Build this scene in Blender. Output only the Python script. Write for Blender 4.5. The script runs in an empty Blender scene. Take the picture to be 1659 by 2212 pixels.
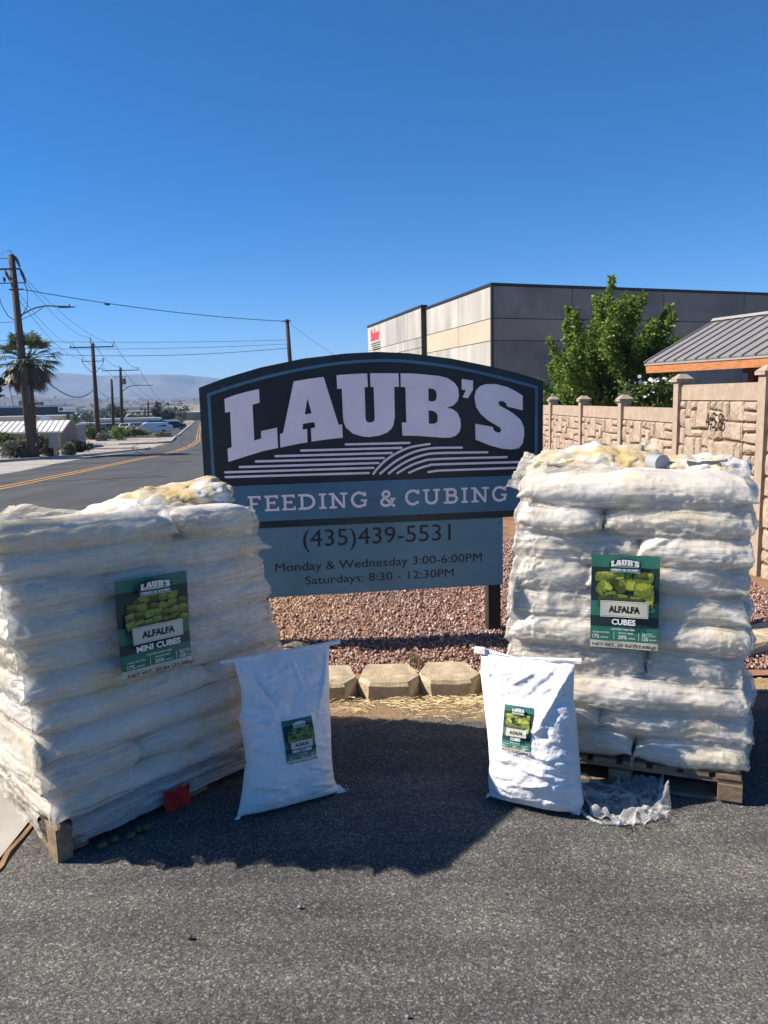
import bpy, bmesh, math, random
import numpy as np
from mathutils import Vector, Matrix
from mathutils.bvhtree import BVHTree

random.seed(7)
RNG = np.random.default_rng(11)
scene = bpy.context.scene
col = scene.collection
R = math.radians

# ---------------------------------------------------------------- camera, light, exposure
cam_d = bpy.data.cameras.new("camera"); cam = bpy.data.objects.new("camera", cam_d); col.objects.link(cam)
cam_d.sensor_fit = 'VERTICAL'; cam_d.sensor_height = 36.0; cam_d.lens = 36.0*1662/2212
cam_d.clip_start = 0.05; cam_d.clip_end = 40000
CAMH = 1.62
P_, ROLL = R(8.5), R(1.36)
_f = Vector((0, math.cos(P_), -math.sin(P_))); _r0 = Vector((1, 0, 0)); _u0 = _r0.cross(_f)
_r = _r0*math.cos(ROLL)-_u0*math.sin(ROLL); _u = _r0*math.sin(ROLL)+_u0*math.cos(ROLL)
cam.matrix_world = Matrix(((_r.x, _u.x, -_f.x, 0), (_r.y, _u.y, -_f.y, 0), (_r.z, _u.z, -_f.z, CAMH), (0, 0, 0, 1)))
scene.camera = cam

SUN_EL, SUN_AZ = R(40.0), math.atan2(-1.0, 0.05)      # azimuth measured from +Y towards +X
world = bpy.data.worlds.new("World"); scene.world = world; world.use_nodes = True
wn = world.node_tree; wn.nodes.clear()
wo = wn.nodes.new('ShaderNodeOutputWorld'); wb = wn.nodes.new('ShaderNodeBackground')
sk = wn.nodes.new('ShaderNodeTexSky'); sk.sky_type = 'NISHITA'; sk.sun_disc = False
sk.sun_elevation = SUN_EL; sk.sun_rotation = SUN_AZ
sk.altitude = 4000; sk.air_density = 1.0; sk.dust_density = 0.7; sk.ozone_density = 5.0
wb.inputs['Strength'].default_value = 0.08
hs = wn.nodes.new('ShaderNodeHueSaturation'); hs.inputs['Hue'].default_value = .501; hs.inputs['Saturation'].default_value = 1.33; hs.inputs['Value'].default_value = 1.0
wn.links.new(sk.outputs[0], hs.inputs['Color']); wn.links.new(hs.outputs[0], wb.inputs[0]); wn.links.new(wb.outputs[0], wo.inputs[0])
sl = bpy.data.lights.new("sun", 'SUN'); so = bpy.data.objects.new("sun", sl); col.objects.link(so)
sl.energy = 4.9; sl.angle = R(0.53); sl.color = (1.0, 0.92, 0.80)
_sd = Vector((math.sin(SUN_AZ)*math.cos(SUN_EL), math.cos(SUN_AZ)*math.cos(SUN_EL), math.sin(SUN_EL)))
so.rotation_euler = _sd.to_track_quat('Z', 'Y').to_euler(); so.location = (-20, 2, 20)
scene.view_settings.view_transform = 'Standard'; scene.view_settings.look = 'None'
scene.view_settings.exposure = 1.0; scene.view_settings.gamma = 1.0; scene.view_settings.use_curve_mapping = False
scene.render.engine = 'CYCLES'
scene.cycles.max_bounces = 10; scene.cycles.transparent_max_bounces = 24

# ---------------------------------------------------------------- helpers
def zg(Y):
    return float(np.interp(Y, [-1e4, 6, 41, 80, 121, 300, 1000, 12000], [0, 0, -1.2, -2.3, -2.95, -6, -9, -9]))

def hashn(ix, iy, iz, s):
    h = (ix.astype(np.int64)*374761393 + iy.astype(np.int64)*668265263 + iz.astype(np.int64)*2147483647 + s*974711) & 0xffffffff
    h = ((h ^ (h >> 13))*1274126177) & 0xffffffff
    h = ((h ^ (h >> 16))*2246822519) & 0xffffffff
    return ((h ^ (h >> 15)) & 0xffffff)/float(0xffffff)*2-1

def vn(p, s=0):
    """value noise, p = (n,3) array, result in -1..1"""
    p = np.asarray(p, float); f = np.floor(p); t = p-f; t = t*t*(3-2*t); i = f.astype(np.int64)
    r = 0
    for dx in (0, 1):
        for dy in (0, 1):
            for dz in (0, 1):
                w = (t[:, 0] if dx else 1-t[:, 0])*(t[:, 1] if dy else 1-t[:, 1])*(t[:, 2] if dz else 1-t[:, 2])
                r = r+w*hashn(i[:, 0]+dx, i[:, 1]+dy, i[:, 2]+dz, s)
    return r

def fbm(p, s=0, o=3):
    p = np.asarray(p, float); r = 0; a = 1
    for k in range(o):
        r = r+a*vn(p*(2.03**k), s+k*17); a *= .5
    return r

def mesh_np(name, V, F, mats, midx=None, smooth=False, uv=None):
    """V (n,3), F list/array of polygons"""
    me = bpy.data.meshes.new(name)
    V = np.asarray(V, np.float64)
    if isinstance(F, np.ndarray):
        n, k = F.shape
        me.vertices.add(len(V)); me.vertices.foreach_set('co', V.ravel())
        me.loops.add(n*k); me.loops.foreach_set('vertex_index', F.astype(np.int32).ravel())
        me.polygons.add(n); me.polygons.foreach_set('loop_start', np.arange(n, dtype=np.int32)*k)
        try: me.polygons.foreach_set('loop_total', np.full(n, k, np.int32))
        except Exception: pass
    else:
        me.from_pydata([tuple(v) for v in V], [], [tuple(f) for f in F])
    for m in (mats if isinstance(mats, (list, tuple)) else [mats]): me.materials.append(m)
    if midx is not None: me.polygons.foreach_set('material_index', np.asarray(midx, np.int32))
    if smooth: me.polygons.foreach_set('use_smooth', np.ones(len(me.polygons), bool))
    if uv is not None:
        l = me.uv_layers.new(name='UVMap'); vi = np.empty(len(me.loops), np.int32); me.loops.foreach_get('vertex_index', vi)
        l.data.foreach_set('uv', np.asarray(uv, float)[vi].ravel())
    me.update(calc_edges=True); me.validate()
    return me

def link(name, me, parent=None, label=None, cat=None, group=None, kind=None, loc=None):
    o = bpy.data.objects.new(name, me); col.objects.link(o)
    if parent is not None: o.parent = parent
    if loc is not None: o.location = loc
    return tag(o, label, cat, group, kind)

def tag(o, label=None, cat=None, group=None, kind=None):
    if label: o['label'] = label
    if cat: o['category'] = cat
    if group: o['group'] = group
    if kind: o['kind'] = kind
    return o

def empty(name, label, cat, loc=(0, 0, 0), rz=0, group=None):
    o = bpy.data.objects.new(name, None); col.objects.link(o)
    o.location = loc; o.rotation_euler = (0, 0, rz); o.empty_display_size = .2
    return tag(o, label, cat, group)

class MB:
    """mesh collector"""
    def __init__(s): s.v = []; s.f = []; s.m = []
    def add(s, V, F, mi=0):
        b = len(s.v); s.v += [tuple(map(float, q)) for q in V]; s.f += [tuple(i+b for i in f) for f in F]; s.m += [mi]*len(F)
        return s
    def box(s, x0, x1, y0, y1, z0, z1, mi=0, M=None):
        V = [(x0, y0, z0), (x1, y0, z0), (x1, y1, z0), (x0, y1, z0), (x0, y0, z1), (x1, y0, z1), (x1, y1, z1), (x0, y1, z1)]
        if M is not None: V = [tuple(M @ Vector(q)) for q in V]
        return s.add(V, [(3, 2, 1, 0), (4, 5, 6, 7), (0, 1, 5, 4), (1, 2, 6, 5), (2, 3, 7, 6), (3, 0, 4, 7)], mi)
    def tube(s, pts, r, n=6, mi=0, cap=True):
        pts = [Vector(p) for p in pts]; rr = r if isinstance(r, (list, tuple)) else [r]*len(pts)
        V = []; F = []
        for i, p in enumerate(pts):
            d = (pts[min(i+1, len(pts)-1)]-pts[max(i-1, 0)]).normalized()
            a = d.cross(Vector((0, 0, 1)));
            if a.length < .05: a = d.cross(Vector((1, 0, 0)))
            a.normalize(); b = d.cross(a).normalized()
            for k in range(n):
                t = 2*math.pi*k/n; V.append(p+(a*math.cos(t)+b*math.sin(t))*rr[i])
        for i in range(len(pts)-1):
            for k in range(n):
                F.append((i*n+k, i*n+(k+1) % n, (i+1)*n+(k+1) % n, (i+1)*n+k))
        if cap: F.append(tuple(range(n))[::-1]); F.append(tuple((len(pts)-1)*n+k for k in range(n)))
        return s.add(V, F, mi)
    def prism(s, poly, z0, z1, mi=0, fn=None):
        """poly list of 2D points extruded; fn maps (a,b,c)->xyz"""
        n = len(poly); V = [(a, b, z0) for a, b in poly]+[(a, b, z1) for a, b in poly]
        if fn: V = [fn(*q) for q in V]
        F = [tuple(range(n))[::-1], tuple(range(n, 2*n))]+[(i, (i+1) % n, n+(i+1) % n, n+i) for i in range(n)]
        return s.add(V, F, mi)
    def me(s, name, mats, smooth=False): return mesh_np(name, np.array(s.v), s.f, mats, s.m, smooth)
    def build(s, name, mats, parent=None, smooth=False, **k): return link(name, s.me(name, mats, smooth), parent, **k)

# ---------------------------------------------------------------- materials
def newmat(name):
    m = bpy.data.materials.new(name); m.use_nodes = True; nt = m.node_tree
    b = nt.nodes['Principled BSDF']; return m, nt, b

def N(nt, t, **k):
    n = nt.nodes.new(t)
    for a, v in k.items():
        if a in n.inputs.keys() and not hasattr(n, a): n.inputs[a].default_value = v
        else: setattr(n, a, v)
    return n

def coord(nt, scale=(1, 1, 1), kind='Object'):
    tc = nt.nodes.new('ShaderNodeTexCoord'); mp = nt.nodes.new('ShaderNodeMapping'); mp.inputs['Scale'].default_value = scale
    nt.links.new(tc.outputs[kind], mp.inputs[0]); return mp.outputs[0]

def noise(nt, vec, scale, detail=4, rough=.55, dist=0.0):
    n = nt.nodes.new('ShaderNodeTexNoise'); n.inputs['Scale'].default_value = scale; n.inputs['Detail'].default_value = detail
    n.inputs['Roughness'].default_value = rough; n.inputs['Distortion'].default_value = dist
    nt.links.new(vec, n.inputs['Vector']); return n.outputs['Fac']

def ramp(nt, fac, stops):
    r = nt.nodes.new('ShaderNodeValToRGB'); e = r.color_ramp.elements
    while len(e) > 1: e.remove(e[-1])
    e[0].position = stops[0][0]; e[0].color = tuple(stops[0][1])+(1,) if len(stops[0][1]) == 3 else stops[0][1]
    for p, c in stops[1:]:
        x = e.new(p); x.color = tuple(c)+(1,)
    nt.links.new(fac, r.inputs[0]); return r.outputs[0]

def mixc(nt, fac, a, b, mode='MIX'):
    m = nt.nodes.new('ShaderNodeMix'); m.data_type = 'RGBA'; m.blend_type = mode
    for i, v in ((0, fac), (6, a), (7, b)):
        if hasattr(v, 'node'): nt.links.new(v, m.inputs[i])
        elif i == 0: m.inputs[0].default_value = v
        else: m.inputs[i].default_value = tuple(v)+(1,) if len(v) == 3 else v
    return m.outputs[2]

def bump(nt, b, h, strength=.3, dist=.01, prev=None):
    n = nt.nodes.new('ShaderNodeBump'); n.inputs['Strength'].default_value = strength; n.inputs['Distance'].default_value = dist
    nt.links.new(h, n.inputs['Height'])
    if prev is not None: nt.links.new(prev, n.inputs['Normal'])
    nt.links.new(n.outputs[0], b.inputs['Normal']); return n.outputs[0]

def plain(name, c, rough=.6, var=.12, scale=6, bs=.15, bscale=60, metal=0, spec=.4, bd=.004, stretch=(1, 1, 1)):
    m, nt, b = newmat(name); v = coord(nt, stretch)
    f = noise(nt, v, scale, 6, .6)
    lo = tuple(max(0, x*(1-var*1.6)) for x in c); hi = tuple(min(1, x*(1+var*1.6)) for x in c)
    nt.links.new(ramp(nt, f, [(.3, lo), (.7, hi)]), b.inputs['Base Color'])
    b.inputs['Roughness'].default_value = rough; b.inputs['Metallic'].default_value = metal
    b.inputs['Specular IOR Level'].default_value = spec
    if bs: bump(nt, b, noise(nt, v, bscale, 4), bs, bd)
    return m

M = {}
# near asphalt : aggregate stones in dark binder
m, nt, b = newmat('lot_asphalt'); v = coord(nt)
vo = nt.nodes.new('ShaderNodeTexVoronoi'); vo.inputs['Scale'].default_value = 170; nt.links.new(v, vo.inputs['Vector'])
sep = nt.nodes.new('ShaderNodeSeparateColor'); nt.links.new(vo.outputs['Color'], sep.inputs[0])
vo2 = nt.nodes.new('ShaderNodeTexVoronoi'); vo2.inputs['Scale'].default_value = 165; nt.links.new(v, vo2.inputs['Vector'])
sep2 = nt.nodes.new('ShaderNodeSeparateColor'); nt.links.new(vo2.outputs['Color'], sep2.inputs[0])
stone = ramp(nt, sep.outputs[0], [(0, (.075, .075, .075)), (.45, (.115, .114, .11)), (.75, (.15, .147, .138)), (.95, (.19, .184, .168)), (1, (.24, .23, .205))])
edge = ramp(nt, vo.outputs['Distance'], [(.25, (1, 1, 1)), (.8, (.5, .5, .51))])
c1 = mixc(nt, 1.0, stone, edge, 'MULTIPLY')
spk = ramp(nt, sep2.outputs[1], [(.93, (0, 0, 0)), (.96, (.8, .8, .8))])
c2 = mixc(nt, spk, c1, (.28, .27, .23))
wear = ramp(nt, noise(nt, v, 1.3, 5, .6), [(.26, (.55, .56, .60)), (.5, (.92, .92, .92)), (.74, (1.42, 1.38, 1.28))])
c3 = mixc(nt, .9, c2, wear, 'MULTIPLY')
strk = coord(nt, (.6, 5, 1)); c4 = mixc(nt, 1.0, c3, ramp(nt, noise(nt, strk, 1.6, 3), [(.35, (.85, .85, .86)), (.65, (1.12, 1.1, 1.08))]), 'MULTIPLY')
rust = ramp(nt, noise(nt, v, 2.6, 3), [(.72, (0, 0, 0)), (.80, (.35, .35, .35))])
c5 = mixc(nt, rust, c4, (.16, .09, .05))
sxy = nt.nodes.new('ShaderNodeSeparateXYZ'); nt.links.new(v, sxy.inputs[0]); mrY = nt.nodes.new('ShaderNodeMapRange'); mrY.inputs[1].default_value = 3.58; mrY.inputs[2].default_value = 3.96; nt.links.new(sxy.outputs[1], mrY.inputs[0])
ad = nt.nodes.new('ShaderNodeMath'); ad.operation = 'MULTIPLY_ADD'; nt.links.new(noise(nt, v, 5, 6, .7), ad.inputs[0]); ad.inputs[1].default_value = 1.1; nt.links.new(mrY.outputs[0], ad.inputs[2])
nt.links.new(mixc(nt, ramp(nt, ad.outputs[0], [(.72, (0, 0, 0)), (1.0, (.75, .75, .75))]), c5, (.30, .20, .115)), b.inputs['Base Color'])
b.inputs['Roughness'].default_value = .85; b.inputs['Specular IOR Level'].default_value = .12
n1 = bump(nt, b, vo.outputs['Distance'], -.75, .004); bump(nt, b, noise(nt, v, 40, 5, .7), .55, .008, n1)
M['lot'] = m
# road asphalt
m, nt, b = newmat('road_asphalt'); v = coord(nt)
f = noise(nt, v, .6, 8, .65); st = noise(nt, coord(nt, (2.2, .18, 1)), 1.1, 5)
c = mixc(nt, 1.0, ramp(nt, f, [(.3, (.058, .06, .062)), (.7, (.085, .085, .083))]), ramp(nt, st, [(.3, (.8, .8, .8)), (.7, (1.2, 1.2, 1.2))]), 'MULTIPLY')
nt.links.new(c, b.inputs['Base Color']); b.inputs['Roughness'].default_value = .85; b.inputs['Specular IOR Level'].default_value = .2
bump(nt, b, noise(nt, v, 60, 4), .3, .004); M['road'] = m
M['concrete'] = plain('pale_concrete', (.33, .31, .275), .85, .12, 3, .3, 90)
M['kerb'] = plain('kerb_concrete', (.36, .33, .30), .85, .15, 2, .3, 60)
M['block'] = plain('block_concrete', (.45, .36, .245), .95, .2, 14, 1.0, 120, bd=.008)
M['yellow'] = plain('yellow_road_paint', (.50, .26, .06), .7, .15, 4, .1)
M['tar'] = plain('tar_seal', (.02, .02, .02), .5, .1)
M['rocks_pale'] = plain('pale_rock_cover', (.36, .32, .27), .95, .35, 2.2, 1.0, 6, bd=.15)
M['dirt'] = plain('red_dirt', (.25, .14, .08), .95, .25, 5, .6, 40, bd=.01)
M['sand'] = plain('tan_dirt', (.36, .25, .13), .95, .25, 5, .6, 60, bd=.01)
# desert ground
m, nt, b = newmat('desert_ground'); v = coord(nt)
f1 = noise(nt, v, .012, 6, .6); f2 = noise(nt, v, .22, 6, .75)
c = mixc(nt, ramp(nt, f2, [(.46, (0, 0, 0)), (.56, (1, 1, 1))]), ramp(nt, f1, [(.35, (.30, .20, .14)), (.65, (.40, .31, .23))]), (.055, .075, .035))
nt.links.new(c, b.inputs['Base Color']); b.inputs['Roughness'].default_value = .95; M['desert'] = m
m, nt, b = newmat('mesa_rock'); v = coord(nt)
geo = nt.nodes.new('ShaderNodeNewGeometry'); sx = nt.nodes.new('ShaderNodeSeparateXYZ'); nt.links.new(geo.outputs['Position'], sx.inputs[0])
f1 = noise(nt, v, .006, 8, .7); 
c = ramp(nt, f1, [(.3, (.05, .045, .045)), (.5, (.11, .085, .08)), (.7, (.22, .18, .16))])
c = mixc(nt, ramp(nt, noise(nt, v, .03, 5, .7), [(.5, (0, 0, 0)), (.6, (.7, .7, .7))]), c, (.07, .075, .05))
nt.links.new(c, b.inputs['Base Color']); b.inputs['Roughness'].default_value = 1; M['mesa'] = m
# gravel stones, colour per stone
m, nt, b = newmat('lava_gravel'); geo = nt.nodes.new('ShaderNodeNewGeometry')
c = ramp(nt, geo.outputs['Random Per Island'], [(0, (.12, .06, .055)), (.2, (.25, .135, .12)), (.45, (.34, .20, .17)), (.6, (.25, .155, .15)), (.76, (.42, .28, .22)), (.90, (.50, .39, .31)), (1, (.60, .52, .45))])
tcx = nt.nodes.new('ShaderNodeTexCoord'); sx = nt.nodes.new('ShaderNodeSeparateXYZ'); nt.links.new(tcx.outputs['Object'], sx.inputs[0])
mr = nt.nodes.new('ShaderNodeMapRange'); mr.inputs[1].default_value = -.1; mr.inputs[2].default_value = -.9; nt.links.new(sx.outputs[0], mr.inputs[0])
c = mixc(nt, mr.outputs[0], c, mixc(nt, .55, c, (.48, .32, .17)))
nt.links.new(c, b.inputs['Base Color']); b.inputs['Roughness'].default_value = .9; bump(nt, b, noise(nt, coord(nt), 150, 3), .4, .003); M['gravel'] = m
M['straw'] = plain('straw', (.60, .48, .27), .8, .3, 30, 0)
# woven white bag fabric, yellowish where the feed dust shows through
def bagmat(name, white, cream, amount, warm=(.6, .45)):
    m, nt, b = newmat(name); v = coord(nt)
    f = noise(nt, v, 3.2, 5, .62, .6)
    c = mixc(nt, ramp(nt, f, [(amount, (0, 0, 0)), (amount+.14, (1, 1, 1))]), white, cream)
    d = ramp(nt, noise(nt, v, 9, 6, .7), [(.3, (.86, .85, .84)), (.7, (1, 1, 1))])
    nt.links.new(mixc(nt, 1.0, c, d, 'MULTIPLY'), b.inputs['Base Color'])
    b.inputs['Roughness'].default_value = .48; b.inputs['Specular IOR Level'].default_value = .45
    b.inputs['Subsurface Weight'].default_value = 0.0
    wv = nt.nodes.new('ShaderNodeTexWave'); wv.inputs['Scale'].default_value = 90; wv.inputs['Distortion'].default_value = .6
    nt.links.new(v, wv.inputs['Vector'])
    n1 = bump(nt, b, noise(nt, v, 28, 5, .65, .8), .7, .008); bump(nt, b, wv.outputs['Fac'], .08, .001, n1)
    return m
M['bag_stack'] = bagmat('stacked_bag_fabric', (.72, .68, .63), (.72, .60, .36), .50)
M['bag_top'] = bagmat('top_bag_fabric', (.70, .69, .66), (.56, .41, .18), .44)
M['bag_single'] = bagmat('standing_bag_fabric', (.79, .77, .77), (.76, .74, .73), .5)
# stretch film
m, nt, b = newmat('stretch_film'); nt.nodes.remove(b); out = nt.nodes['Material Output']
uvv = coord(nt, (1, 1, 1), 'UV')
def mp(sc):
    q = nt.nodes.new('ShaderNodeMapping'); q.inputs['Scale'].default_value = sc; nt.links.new(uvv, q.inputs[0]); return q.outputs[0]
s1 = noise(nt, mp((.9, 55, 1)), 1.0, 5, .65, .3); s2 = noise(nt, mp((2.2, 3.5, 1)), 1.0, 5, .6, .8); s3 = noise(nt, mp((4, 160, 1)), 1.0, 2, .5)
mth = nt.nodes.new('ShaderNodeMath'); mth.operation = 'MULTIPLY'; nt.links.new(s1, mth.inputs[0]); nt.links.new(s2, mth.inputs[1])
op = ramp(nt, mth.outputs[0], [(.12, (.18, .18, .18)), (.23, (.45, .45, .45)), (.33, (.85, .85, .85))])
pr = nt.nodes.new('ShaderNodeBsdfPrincipled'); nt.links.new(ramp(nt, noise(nt, mp((1.2, 30, 1)), 1.0, 5, .7, .4), [(.30, (.45, .42, .39)), (.40, (.71, .67, .63)), (.48, (.83, .74, .56)), (.56, (.76, .73, .69)), (.7, (.89, .86, .82))]), pr.inputs['Base Color']); pr.inputs['Roughness'].default_value = .22
pr.inputs['Specular IOR Level'].default_value = .7
n1 = bump(nt, pr, s1, .8, .008); n1 = bump(nt, pr, s3, .35, .002, n1); n1 = bump(nt, pr, s2, .6, .03, n1); bump(nt, pr, noise(nt, mp((14, 9, 1)), 1.0, 5, .65, 1.2), .5, .012, n1)
tl = nt.nodes.new('ShaderNodeBsdfTranslucent'); tl.inputs[0].default_value = (.8, .79, .77, 1)
mx0 = nt.nodes.new('ShaderNodeMixShader'); mx0.inputs[0].default_value = .35; nt.links.new(pr.outputs[0], mx0.inputs[1]); nt.links.new(tl.outputs[0], mx0.inputs[2])
tr = nt.nodes.new('ShaderNodeBsdfTransparent'); mx = nt.nodes.new('ShaderNodeMixShader')
nt.links.new(op, mx.inputs[0]); nt.links.new(tr.outputs[0], mx.inputs[1]); nt.links.new(mx0.outputs[0], mx.inputs[2]); nt.links.new(mx.outputs[0], out.inputs[0])
M['film'] = m
m, nt, b = newmat('dense_film'); uvv = coord(nt, (1, 1, 1), 'UV')
f = noise(nt, mp((.8, 70, 1)), 1.0, 5, .65, .3)
nt.links.new(ramp(nt, f, [(.3, (.16, .155, .16)), (.5, (.40, .39, .39)), (.7, (.62, .61, .60))]), b.inputs['Base Color']); b.inputs['Roughness'].default_value = .3
nt.links.new(ramp(nt, noise(nt, mp((1.5, 22, 1)), 1.0, 3), [(.3, (.55, .55, .55)), (.6, (.95, .95, .95))]), b.inputs['Alpha']); bump(nt, b, f, .9, .008); M['film_dense'] = m
m, nt, b = newmat('clear_film_scrap'); nt.nodes.remove(b); out = nt.nodes['Material Output']; v = coord(nt)
pr = nt.nodes.new('ShaderNodeBsdfPrincipled'); pr.inputs['Base Color'].default_value = (.8, .8, .8, 1); pr.inputs['Roughness'].default_value = .25
bump(nt, pr, noise(nt, v, 40, 5, .6, 1), .8, .01)
tr = nt.nodes.new('ShaderNodeBsdfTransparent'); mx = nt.nodes.new('ShaderNodeMixShader')
lw = nt.nodes.new('ShaderNodeLayerWeight'); lw.inputs[0].default_value = .35
mth = nt.nodes.new('ShaderNodeMath'); mth.operation = 'MULTIPLY_ADD'; nt.links.new(lw.outputs['Facing'], mth.inputs[0]); mth.inputs[1].default_value = .6; mth.inputs[2].default_value = .14
nt.links.new(mth.outputs[0], mx.inputs[0]); nt.links.new(tr.outputs[0], mx.inputs[1]); nt.links.new(pr.outputs[0], mx.inputs[2]); nt.links.new(mx.outputs[0], out.inputs[0]); M['scrap'] = m
M['pallet'] = plain('pallet_wood', (.22, .155, .095), .85, .25, 5, .5, 40, stretch=(1, 6, 6))
M['red'] = plain('red_tape', (.42, .012, .015), .5, .15)
# sign paints
M['s_black'] = plain('sign_near_black', (.005, .010, .017), .5, .3, 4, .05)
M['s_navy'] = plain('sign_navy_edge', (.006, .019, .029), .5, .3, 4, .05)
M['s_blue'] = plain('sign_blue', (.05, .145, .23), .55, .12, 3, .05)
M['s_blue2'] = plain('sign_lower_blue', (.085, .20, .28), .5, .12, 2.5, .05)
M['s_white'] = plain('sign_letter_white', (.74, .67, .72), .6, .05, 5, .08, 200)
M['s_ink'] = plain('sign_letter_black', (.012, .012, .02), .6, .05)
M['s_post'] = plain('dark_stained_post', (.030, .022, .016), .8, .3, 8, .4, stretch=(4, 4, .5))
# poster print
M['p_green'] = plain('print_green', (.03, .15, .105), .42, .08, 3, 0)
M['p_dark'] = plain('print_dark', (.012, .03, .033), .42, .1, 3, 0)
M['p_cream'] = plain('print_cream', (.52, .49, .40), .45, .04, 3, 0)
M['p_white'] = plain('print_white', (.74, .74, .70), .45, .04, 3, 0)
M['p_black'] = plain('print_black', (.010, .010, .010), .45, .05, 3, 0)
M['p_teal'] = plain('print_teal', (.07, .26, .22), .45, .05, 3, 0)
def cubem(name, a, b_):
    m, nt, b = newmat(name); v = coord(nt)
    nt.links.new(ramp(nt, noise(nt, v, 130, 6, .8), [(.38, a), (.62, b_)]), b.inputs['Base Color']); b.inputs['Roughness'].default_value = .5; return m
M['c_hi'] = cubem('print_cube_light', (.22, .26, .02), (.52, .54, .06)); M['c_mid'] = cubem('print_cube_mid', (.05, .085, .012), (.26, .30, .04)); M['c_dk'] = cubem('print_cube_dark', (.008, .02, .006), (.07, .10, .015))
M['c_hi2'] = cubem('print_mini_cube_light', (.12, .16, .03), (.26, .32, .06)); M['c_mid2'] = cubem('print_mini_cube_mid', (.05, .08, .02), (.15, .20, .04))
# fence, buildings
M['fence'] = plain('moulded_fence_tan', (.345, .268, .198), .85, .10, 14, .7, 70, bd=.006)
M['fence_rock'] = plain('moulded_rock_tan', (.36, .278, .205), .9, .18, 9, 1.0, 26, bd=.016)
M['fence_gap'] = plain('moulded_joint_tan', (.30, .21, .15), .9, .1, 9, .3)
M['tilt_grey'] = plain('tilt_panel_grey', (.30, .29, .275), .9, .2, .5, .4, 4, stretch=(1, 1, .25), bd=.03)
M['tilt_light'] = plain('tilt_panel_light', (.38, .36, .325), .9, .17, .6, .4, 4, stretch=(1, 1, .25), bd=.03)
M['tilt_tan'] = plain('tilt_panel_tan', (.43, .365, .275), .9, .05, .8, .3, 6, bd=.02)
M['wall_shade_tone'] = plain('shade_toned_concrete', (.225, .195, .18), .9, .22, .35, .3, 4, bd=.02)  # darker copy of the side panels: shade of the front painted into the colour
M['wall_shade_tone2'] = plain('shade_toned_band', (.27, .225, .185), .9, .14, .35, .3, 4, bd=.02)  # tan stripe darkened in colour for the shaded front
M['coping'] = plain('dark_metal_coping', (.018, .018, .02), .5, .1)
M['red_sign'] = plain('red_sign_letters', (.62, .03, .05), .5, .05)
M['roof_metal'] = plain('ribbed_roof_metal', (.29, .27, .25), .45, .05, 2, .03, metal=.3)
M['roof_edge'] = plain('roof_trim_metal', (.30, .28, .26), .5, .05)
M['cedar'] = plain('stained_cedar', (.40, .15, .05), .65, .2, 5, .2, 40, stretch=(1, 1, 6))
M['cedar_dark'] = plain('dark_cedar', (.12, .032, .012), .8, .2, 5, .2)
M['pole'] = plain('utility_pole_wood', (.085, .066, .052), .9, .3, 5, .5, 40, stretch=(4, 4, .4))
M['pole_dk'] = plain('creosote_pole_wood', (.055, .032, .026), .9, .3, 5, .3, stretch=(4, 4, .4))
M['iron'] = plain('grey_hardware', (.07, .075, .08), .5, .1)
M['insul'] = plain('brown_insulator', (.09, .07, .06), .3, .1)
M['wire'] = plain('wire_black', (.04, .045, .05), .6, .1)
M['wht'] = plain('white_paint', (.78, .78, .76), .5, .05)
M['wroof'] = plain('white_ribbed_roof', (.62, .59, .55), .6, .06, 1)
M['grey_b'] = plain('dark_grey_cladding', (.10, .10, .105), .8, .1, .5)
M['brn_b'] = plain('brown_stucco', (.25, .185, .14), .9, .1, 1)
M['beige'] = plain('beige_box', (.46, .38, .31), .8, .06, 2)
M['cream_b'] = plain('cream_wall', (.62, .50, .34), .9, .05, 1)
M['grey_c'] = plain('light_grey_wall', (.30, .30, .31), .9, .2, .3)
M['glassd'] = plain('dark_glass', (.015, .018, .022), .1, .1)
M['car_white'] = plain('car_white', (.75, .76, .78), .25, .03); M['car_dark'] = plain('car_dark', (.025, .028, .033), .25, .1)
M['car_grey'] = plain('car_silver', (.32, .33, .35), .25, .05); M['car_red'] = plain('car_red', (.25, .03, .03), .25, .05); M['tyre'] = plain('tyre_black', (.02, .02, .02), .9, .1)
def leafm(name, a, b_, c_, sss=.25):
    m, nt, b = newmat(name); geo = nt.nodes.new('ShaderNodeNewGeometry')
    c = ramp(nt, geo.outputs['Random Per Island'], [(0, a), (.5, b_), (1, c_)]); nt.links.new(c, b.inputs['Base Color'])
    b.inputs['Roughness'].default_value = .5; b.inputs['Specular IOR Level'].default_value = .4
    tl = nt.nodes.new('ShaderNodeBsdfTranslucent'); mx = nt.nodes.new('ShaderNodeMixShader'); mx.inputs[0].default_value = sss
    nt.links.new(c, tl.inputs[0]); nt.links.new(b.outputs[0], mx.inputs[1]); nt.links.new(tl.outputs[0], mx.inputs[2]); nt.links.new(mx.outputs[0], nt.nodes['Material Output'].inputs[0]); return m
M['leaf'] = leafm('glossy_green_leaf', (.07, .13, .016), (.13, .22, .028), (.25, .34, .06), .4)
M['leaf_dark'] = leafm('dark_green_leaf', (.014, .03, .012), (.025, .045, .017), (.05, .075, .025))
M['leaf_mid'] = leafm('mid_green_leaf', (.04, .07, .015), (.075, .11, .02), (.12, .16, .03))
M['leaf_dry'] = leafm('dry_green_leaf', (.12, .12, .035), (.20, .18, .06), (.30, .26, .10))
M['leaf_sage'] = leafm('sage_leaf', (.07, .08, .055), (.11, .12, .09), (.19, .19, .14))
M['frond'] = leafm('palm_frond', (.05, .075, .03), (.10, .13, .06), (.22, .24, .15))
M['frond_dead'] = leafm('dead_palm_frond', (.09, .065, .04), (.16, .12, .075), (.27, .21, .14))
M['bark'] = plain('bark', (.13, .09, .065), .95, .25, 8, .8, 30, bd=.02)
M['petal'] = plain('white_petals', (.8, .78, .75), .6, .03)

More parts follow.
